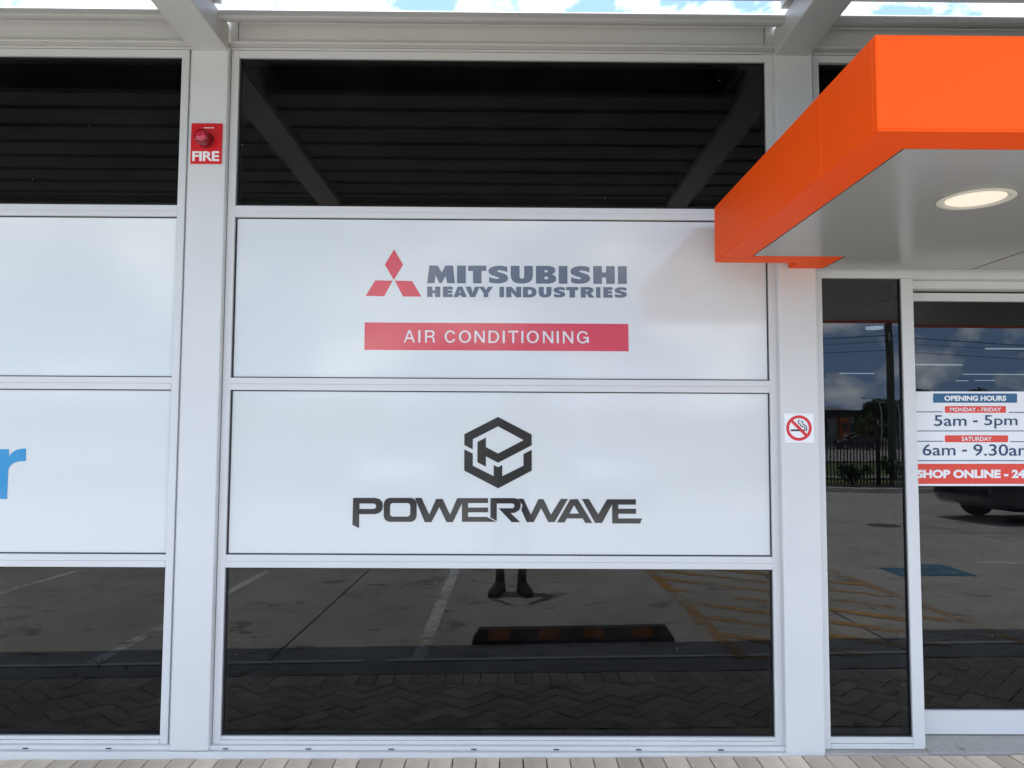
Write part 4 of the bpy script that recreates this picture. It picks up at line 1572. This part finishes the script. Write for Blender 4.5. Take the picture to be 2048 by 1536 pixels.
# ------------------------------------------------------------------ cars
def car_parts(kind, paint_mat):
    """car along +x (front at +x), centred on the origin, wheels on z = 0"""
    parts = []
    Lh, W = 2.30, .89
    # body rings along the length: (x, half width, z bottom, z shoulder)
    st = [(-2.30, .60, .42, .70), (-2.26, .74, .33, .86), (-2.16, .82, .27, .95), (-1.9, .87, .22, 1.0), (-1.2, .89, .19, .99), (0, .90, .18, .96), (1.0, .89, .19, .94),
          (1.6, .875, .20, .90), (2.0, .83, .22, .82), (2.2, .74, .27, .72), (2.28, .62, .36, .60)]
    b = MB()
    rings = []
    for x, w, z0, z1 in st:
        zm = z0 + (z1 - z0) * .55
        rings.append([(x, -w * .86, z0), (x, -w * .97, z0 + .06), (x, -w, zm), (x, -w * .965, z1 - .10), (x, -w * .86, z1 - .015), (x, -w * .45, z1 + .02), (x, w * .45, z1 + .02), (x, w * .86, z1 - .015), (x, w * .965, z1 - .10), (x, w, zm), (x, w * .97, z0 + .06), (x, w * .86, z0)])
    b.loft(rings)
    parts.append(('body', b, paint_mat, None, True))
    # cabin
    c = MB()
    cab = [(-1.75, .70, .97, .99), (-1.05, .66, .97, 1.38), (-.3, .65, .96, 1.455), (.25, .64, .95, 1.42), (1.15, .70, .93, .945)]
    rings = []
    for x, w, z0, z1 in cab:
        rings.append([(x, -w * 1.16, z0 - .03), (x, -w * 1.02, z0 + (z1 - z0) * .75), (x, -w * .85, z1), (x, w * .85, z1), (x, w * 1.02, z0 + (z1 - z0) * .75), (x, w * 1.16, z0 - .03)])
    c.loft(rings)
    parts.append(('cabin', c, paint_mat, None, True))
    # glass: windscreen, rear screen, side windows, slightly proud
    g = MB()
    g.quad((1.13, -.62, .985), (1.13, .62, .985), (.30, .53, 1.425), (.30, -.53, 1.425))
    parts.append(('windscreen', g, M['car_glass'], 'cabin', False))
    g = MB()
    g.quad((-1.70, -.60, 1.035), (-1.70, .60, 1.035), (-1.07, .53, 1.395), (-1.07, -.53, 1.395))
    parts.append(('rear_screen', g, M['car_glass'], 'cabin', False))
    for s_ in (-1, 1):
        for xa, xb, xc, xd in ((-1.35, -.33, -.33, -1.0), (-.27, .85, .25, -.27)):
            g = MB()
            g.add([(xa, s_ * .803, 1.0), (xb, s_ * .803, .99), (xc, s_ * .685, 1.325), (xd, s_ * .685, 1.315)], [(0, 1, 2, 3)])
            parts.append(('side_window', g, M['car_glass'], 'cabin', False))
    for x in (-1.38, 1.38):
        for s_ in (-1, 1):
            t = MB()
            rings = []
            for dy, r_ in ((-.10, .24), (-.10, .31), (-.06, .325), (.06, .325), (.10, .31), (.10, .24)):
                rings.append([(x + r_ * math.cos(2 * math.pi * i / 24), s_ * .80 + dy, .325 + r_ * math.sin(2 * math.pi * i / 24)) for i in range(24)])
            t.loft(rings)
            parts.append(('wheel', t, M['rubber'], None, True))
            t = MB()
            for i in range(5):
                a = 2 * math.pi * i / 5
                t.prism_y([(x + .04 * math.cos(a + 1.2), .325 + .04 * math.sin(a + 1.2)), (x + .215 * math.cos(a + .16), .325 + .215 * math.sin(a + .16)), (x + .215 * math.cos(a - .16), .325 + .215 * math.sin(a - .16)), (x + .04 * math.cos(a - 1.2), .325 + .04 * math.sin(a - 1.2))], s_ * .905 - .004, s_ * .905 + .004)
            rr = [[(x + r_ * math.cos(2 * math.pi * i / 24), s_ * .902 + dd, .325 + r_ * math.sin(2 * math.pi * i / 24)) for i in range(24)] for r_, dd in ((.205, 0), (.235, s_ * .006), (.24, 0))]
            t.loft(rr, caps=False)
            parts.append(('rim', t, M['rim'], 'wheel', False))
            # arch
            t = MB()
            arc_ = [(x + .37 * math.cos(a), s_ * .893, .325 + .37 * math.sin(a)) for a in [math.pi * i / 12 for i in range(13)]]
            t.add([(x, s_ * .893, .325)] + arc_, [(0, i + 1, i + 2) for i in range(12)])
            parts.append(('wheel_arch', t, M['car_trim'], None, False))
    for s_ in (-1, 1):
        t = MB()
        t.loft([[(-2.27, s_ * .74, .72), (-2.29, s_ * .45, .72), (-2.28, s_ * .45, .88), (-2.22, s_ * .76, .90)], [(-2.15, s_ * .83, .72), (-2.15, s_ * .45, .72), (-2.15, s_ * .45, .88), (-2.1, s_ * .83, .90)]])
        parts.append(('tail_light', t, M['tail'], None, False))
        t = MB()
        t.loft([[(2.24, s_ * .40, .60), (2.16, s_ * .77, .62), (2.12, s_ * .78, .74), (2.19, s_ * .42, .71)], [(2.0, s_ * .40, .60), (2.0, s_ * .80, .62), (2.0, s_ * .80, .74), (2.0, s_ * .42, .71)]])
        parts.append(('headlight', t, M['headlamp'], None, False))
        t = MB()
        t.loft([[(.80, s_ * .86, .98), (.94, s_ * .86, .98), (.90, s_ * .86, 1.08), (.82, s_ * .86, 1.08)], [(.80, s_ * 1.03, 1.0), (.92, s_ * 1.02, 1.0), (.88, s_ * 1.0, 1.1), (.82, s_ * 1.02, 1.1)]])
        parts.append(('mirror', t, paint_mat, None, False))
    t = MB()
    t.box(-2.335, -2.29, -.62, .62, .44, .56)
    parts.append(('rear_bumper', t, paint_mat, None, False))
    t = MB()
    t.box(2.27, 2.31, -.55, .55, .33, .50)
    parts.append(('grille', t, M['car_trim'], None, False))
    for x0, x1 in ((-2.312, -2.30), (2.312, 2.32)):
        t = MB()
        zz = .70 if x0 < 0 else .40
        t.box(x0 - (.0 if x0 > 0 else .012), x1, -.185, .185, zz - .055, zz + .055)
        parts.append(('number_plate', t, M['plate'], None, False))
    return parts


def make_car(name, loc, rz, mat, label):
    e = empty(name, loc, label, 'car', 'cars around the car park')
    e.rotation_euler = (0, 0, rz)
    WL[e.name] = Vector((0, 0, 0))
    last = {}
    for nm, mbk, mt, par, sm in car_parts('sedan', mat):
        o = mbk.build(nm, mt, last[par] if par else e, smooth=sm)
        if sm:
            o.data.polygons.foreach_set('use_smooth', [True] * len(o.data.polygons))
        last[nm] = o
    return e


def copy_tree(o, parent=None):
    c = o.copy()
    col.objects.link(c)
    c.parent = parent
    for ch in list(o.children):
        copy_tree(ch, c)
    return c


car0 = make_car('parked_car', (10.05, -9.75, zg(9, -9) - .0), R(-6), M['car_navy'], 'dark blue sedan seen below the opening hours decal')
carw = make_car('parked_car', (-2.35, -14.0, -.10), R(88), M['car_white'], 'white sedan parked facing the shop, left of the photographer')
cars_ = make_car('parked_car', (2.35, -14.3, -.05), R(92), M['car_silver'], 'silver sedan parked facing the shop, right of the photographer')
for (x, y, rz, lab) in ((26.0, -66, 4, 'dark sedan on the far road beyond the left of the fence gap'), (33.5, -70, 184, 'dark sedan on the far road below the trees')):
    c = copy_tree(car0)
    c.location = (x, y, -.03)
    c.rotation_euler = (0, 0, R(rz))
    c['label'] = lab

# ------------------------------------------------------------------ weeds at the kerb
for i, (x, y, h, lab) in enumerate(((-2.62, -1.62, .055, 'tall weed growing at the kerb left of the column'), (-2.36, -1.45, .035, 'small weed at the kerb nearest the column'), (-2.52, -1.16, .018, 'flat green weed between the pavers'))):
    z0 = zg(x, y)
    e = empty('weed', (x, y, z0), lab, 'weed', 'weeds along the kerb')
    q = MB()
    for k in range(7):
        a = k * 2.4 + i
        l_ = h * (.6 + .5 * ((k * 37) % 10) / 10)
        tip = (x + .6 * l_ * math.cos(a), y + .6 * l_ * math.sin(a), z0 + l_)
        mid = (x + .2 * l_ * math.cos(a), y + .2 * l_ * math.sin(a), z0 + l_ * .6)
        q.tube([(x, y, z0 - .01), mid, tip], [.0012, .001, .0006], 4)
        for s_ in (.45, .7, .95):
            cxx, cyy, czz = (x + (tip[0] - x) * s_, y + (tip[1] - y) * s_, z0 + l_ * s_)
            b_ = a + s_ * 9
            lw = .13 * h
            q.quad((cxx, cyy, czz), (cxx + lw * math.cos(b_ - .4), cyy + lw * math.sin(b_ - .4), czz + .008), (cxx + 2 * lw * math.cos(b_), cyy + 2 * lw * math.sin(b_), czz + .004), (cxx + lw * math.cos(b_ + .4), cyy + lw * math.sin(b_ + .4), czz + .008))
    q.build('leaves', M['leaf'], e)


# ------------------------------------------------------------------ the photographer, standing behind the camera
PX, PY = 0.058, -3.885
PZ = zg(PX, -3.85)
per = empty('person', (PX, PY, PZ), 'person in olive shirt, dark shorts and brown boots holding up a phone', 'person')


def skin_obj(name, nodes, edges, mat, parent, root=0, sub=2):
    me = bpy.data.meshes.new(name)
    off = wl(parent)
    me.from_pydata([tuple(Vector(n_[0]) - off) for n_ in nodes], edges, [])
    o = bpy.data.objects.new(name, me)
    col.objects.link(o)
    o.parent = parent
    WL[o.name] = off.copy()
    md = o.modifiers.new('skin', 'SKIN')
    md.use_smooth_shade = True
    sv = me.skin_vertices[0] if me.skin_vertices else None
    if sv is None:
        bm = bmesh.new()
        bm.from_mesh(me)
        bm.verts.layers.skin.verify()
        bm.to_mesh(me)
        bm.free()
        sv = me.skin_vertices[0]
    for i, n_ in enumerate(nodes):
        r_ = n_[1]
        sv.data[i].radius = r_ if isinstance(r_, tuple) else (r_, r_)
        sv.data[i].use_root = (i == root)
    sb = o.modifiers.new('sub', 'SUBSURF')
    sb.levels = sub
    sb.render_levels = sub
    me.materials.append(mat)
    return o


def P(dx, dy, z):
    return (PX + dx, PY + dy, PZ + z)


hips, chest = P(0, 0, .96), P(0, -.01, 1.28)
shL, shR = P(-.185, 0, 1.42), P(.185, 0, 1.42)
elL, elR = P(-.285, .15, 1.16), P(.225, .15, 1.16)
wrL, wrR = (-.105, -3.535, 1.40), (.105, -3.535, 1.40)
ankL, ankR = (-.055, -3.895, PZ + .12), (.162, -3.895, PZ + .12)
knL, knR = (-.052, -3.865, PZ + .50), (.162, -3.865, PZ + .50)
body_nodes = [
    (hips, (.15, .11)), (P(0, 0, 1.10), (.13, .10)), (chest, (.155, .11)), (P(0, -.01, 1.43), (.10, .075)), (P(0, .0, 1.50), (.052, .055)),
    (P(0, .02, 1.575), (.066, .075)), (P(0, .022, 1.665), (.078, .095)), (P(0, .015, 1.735), (.062, .075)),
    (shL, .058), (elL, .042), (wrL, (.028, .030)), (shR, .058), (elR, .042), (wrR, (.028, .030)),
    (P(-.09, 0, .86), .088), (knL, .056), (P(-.108, -.03, .36), .054), (ankL, .040),
    (P(.09, 0, .86), .088), (knR, .056), (P(.104, -.03, .36), .054), (ankR, .040)]
be = [(0, 1), (1, 2), (2, 3), (3, 4), (4, 5), (5, 6), (6, 7), (3, 8), (8, 9), (9, 10), (3, 11), (11, 12), (12, 13), (0, 14), (14, 15), (15, 16), (16, 17), (0, 18), (18, 19), (19, 20), (20, 21)]
# hands holding the phone by its sides
for s_, wi in ((-1, 10), (1, 13)):
    k = len(body_nodes)
    palm = (s_ * .098, -3.502, 1.428)
    body_nodes.append((palm, (.020, .034)))
    be.append((wi, k))
    for j, (zt, ln) in enumerate(((1.475, .9), (1.457, 1.0), (1.437, .95), (1.418, .8))):
        k1 = len(body_nodes)
        body_nodes.append(((s_ * .096, -3.489, zt), .009))
        body_nodes.append(((s_ * .088, -3.477, zt + .004), .0085))
        body_nodes.append(((s_ * (.088 - .018 * ln), -3.4745, zt + .006), .0075))
        be += [(k, k1), (k1, k1 + 1), (k1 + 1, k1 + 2)]
    k1 = len(body_nodes)
    body_nodes.append(((s_ * .085, -3.508, 1.455), .011))
    body_nodes.append(((s_ * .068, -3.500, 1.478), .010))
    body_nodes.append(((s_ * .058, -3.494, 1.492), .008))
    be += [(k, k1), (k1, k1 + 1), (k1 + 1, k1 + 2)]
body = skin_obj('body', body_nodes, be, M['skin'], per)
# clothing
skin_obj('shirt', [(P(0, 0, .86), (.180, .142)), (P(0, 0, 1.10), (.155, .122)), (P(0, -.01, 1.28), (.178, .13)), (P(0, -.005, 1.425), (.12, .09)), (P(0, 0, 1.475), (.07, .068)),
                   (P(-.185, 0, 1.42), .080), (P(-.245, .09, 1.27), .070), (P(.185, 0, 1.42), .080), (P(.21, .09, 1.27), .070)],
         [(0, 1), (1, 2), (2, 3), (3, 4), (3, 5), (5, 6), (3, 7), (7, 8)], M['shirt'], per)
skin_obj('shorts', [(P(0, 0, 1.03), (.155, .118)), (P(0, 0, .92), (.168, .13)), (P(-.09, 0, .84), .108), (P(-.105, .012, .56), .095), (P(.09, 0, .84), .108), (P(.103, .012, .56), .095)],
         [(0, 1), (1, 2), (2, 3), (1, 4), (4, 5)], M['shorts'], per)
# face and hair
q = MB()
for i in range(0):
    pass
hc = Vector(P(0, .012, 1.69))
hr = MB()
rings = []
for k in range(8):
    ph = R(8 + 82 * k / 7)
    rings.append([(hc.x + .088 * math.cos(ph) * math.cos(t), hc.y - .012 + .102 * math.cos(ph) * math.sin(t) - (.02 if math.sin(t) > 0 else 0) * math.cos(ph), hc.z + .108 * math.sin(ph)) for t in [2 * math.pi * i / 20 for i in range(20)]])
hr.loft(rings)
hr.build('hair', M['hair'], per, smooth=True)
for s_ in (-1, 1):
    e_ = MB()
    c_ = Vector(P(s_ * .034, .103, 1.655))
    rings = [[(c_.x + .012 * math.sin(a) * math.cos(t), c_.y + .010 * math.cos(a), c_.z + .009 * math.sin(a) * math.sin(t)) for t in [2 * math.pi * i / 10 for i in range(10)]] for a in [R(5), R(40), R(80), R(120), R(170)]]
    e_.loft(rings)
    e_.build('eye', M['black'], per, smooth=True)
    e_ = MB()
    c_ = Vector(P(s_ * .090, .012, 1.645))
    rings = [[(c_.x + s_ * .012 * math.cos(a), c_.y + .02 * math.sin(a) * math.cos(t), c_.z + .034 * math.sin(a) * math.sin(t)) for t in [2 * math.pi * i / 10 for i in range(10)]] for a in [R(5), R(45), R(90), R(135), R(175)]]
    e_.loft(rings)
    e_.build('ear', M['skin'], per, smooth=True)
n_ = MB()
c_ = Vector(P(0, .1, 1.61))
n_.loft([[(c_.x - .008, c_.y, c_.z + .05), (c_.x + .008, c_.y, c_.z + .05), (c_.x + .008, c_.y + .012, c_.z + .05), (c_.x - .008, c_.y + .012, c_.z + .05)], [(c_.x - .017, c_.y, c_.z), (c_.x + .017, c_.y, c_.z), (c_.x + .010, c_.y + .032, c_.z + .004), (c_.x - .010, c_.y + .032, c_.z + .004)]])
n_.build('nose', M['skin'], per, bevel=.005, seg=2)
n_ = MB()
c_ = Vector(P(0, .093, 1.575))
n_.box(c_.x - .024, c_.x + .024, c_.y - .01, c_.y + .008, c_.z - .005, c_.z + .005)
n_.build('mouth', M['sign_dark_red'], per, bevel=.003)


def boot(ax, ay, yaw_):
    """lace-up boot with its ankle over (ax, ay); yaw 0 points the toe at the shop"""
    gz_ = zg(ax, ay)
    cs, sn = math.cos(yaw_), math.sin(yaw_)

    def T(u, v, z):       # u across, v forward
        return (ax + u * cs - v * sn, ay + u * sn + v * cs, gz_ + z)
    b_ = MB()
    sec = [(-.085, .030, .09), (-.075, .038, .11), (-.04, .042, .12), (.0, .043, .125), (.05, .045, .112), (.10, .049, .098), (.15, .052, .082), (.19, .050, .074), (.215, .042, .062), (.23, .026, .046)]
    rings = []
    for v, w, h in sec:
        ring = []
        for i in range(14):
            a = -math.pi / 2 + 2 * math.pi * i / 14
            cx_, sz = math.cos(a), math.sin(a)
            zz = .022 + (h - .022) * (.5 + .5 * sz)
            ww = w * (abs(cx_) ** .6) * (1 if cx_ > 0 else -1)
            ring.append(T(ww * (1.0 if sz < .2 else .9), v, zz))
        rings.append(ring)
    b_.loft(rings)
    rings = []
    for z, r0, v in ((.07, .043, -.022), (.10, .044, -.022), (.125, .044, -.022), (.145, .046, -.022), (.158, .048, -.022), (.163, .046, -.022), (.160, .040, -.022)):
        rings.append([T(r0 * .92 * math.cos(t), v + r0 * 1.12 * math.sin(t), z) for t in [2 * math.pi * i / 18 for i in range(18)]])
    b_.loft(rings)
    o = b_.build('boot', M['boot'], per, smooth=True)
    s_ = MB()
    out = [(-.036, -.088), (.036, -.088), (.046, -.03), (.046, .04), (.056, .12), (.055, .18), (.044, .22), (.022, .238), (-.022, .238), (-.044, .22), (-.055, .18), (-.056, .12), (-.046, .04), (-.046, -.03)]
    s_.loft([[T(u, v, z) for u, v in out] for z in (.002, .030)])
    s_.build('sole', M['boot_dark'], o, bevel=.004)
    l_ = MB()
    for k in range(6):
        t_ = k / 5
        v, z = .085 - .055 * t_, .105 + .045 * t_
        l_.tube([T(-.024, v - .004, z), T(0, v + .008, z + .010), T(.024, v - .004, z)], .0035, 5)
    l_.build('laces', M['boot_dark'], o)
    k_ = MB()
    rings = []
    for z, r0 in ((.14, .040), (.165, .043), (.185, .0425), (.195, .041)):
        rings.append([T(r0 * .9 * math.cos(t), -.022 + r0 * math.sin(t), z) for t in [2 * math.pi * i / 18 for i in range(18)]])
    k_.loft(rings)
    k_.build('sock', M['sock'], o, smooth=True)


boot(-.055, -3.875, R(17))
boot(.162, -3.875, R(-14))
ph = empty('phone', (0, -3.48, 1.42), 'black phone held upright in both hands by the photographer', 'phone')
q = MB()
q.box(-.073, .073, -3.4855, -3.4775, 1.427, 1.500)
q.build('case', M['phone'], ph, bevel=.003, seg=2)
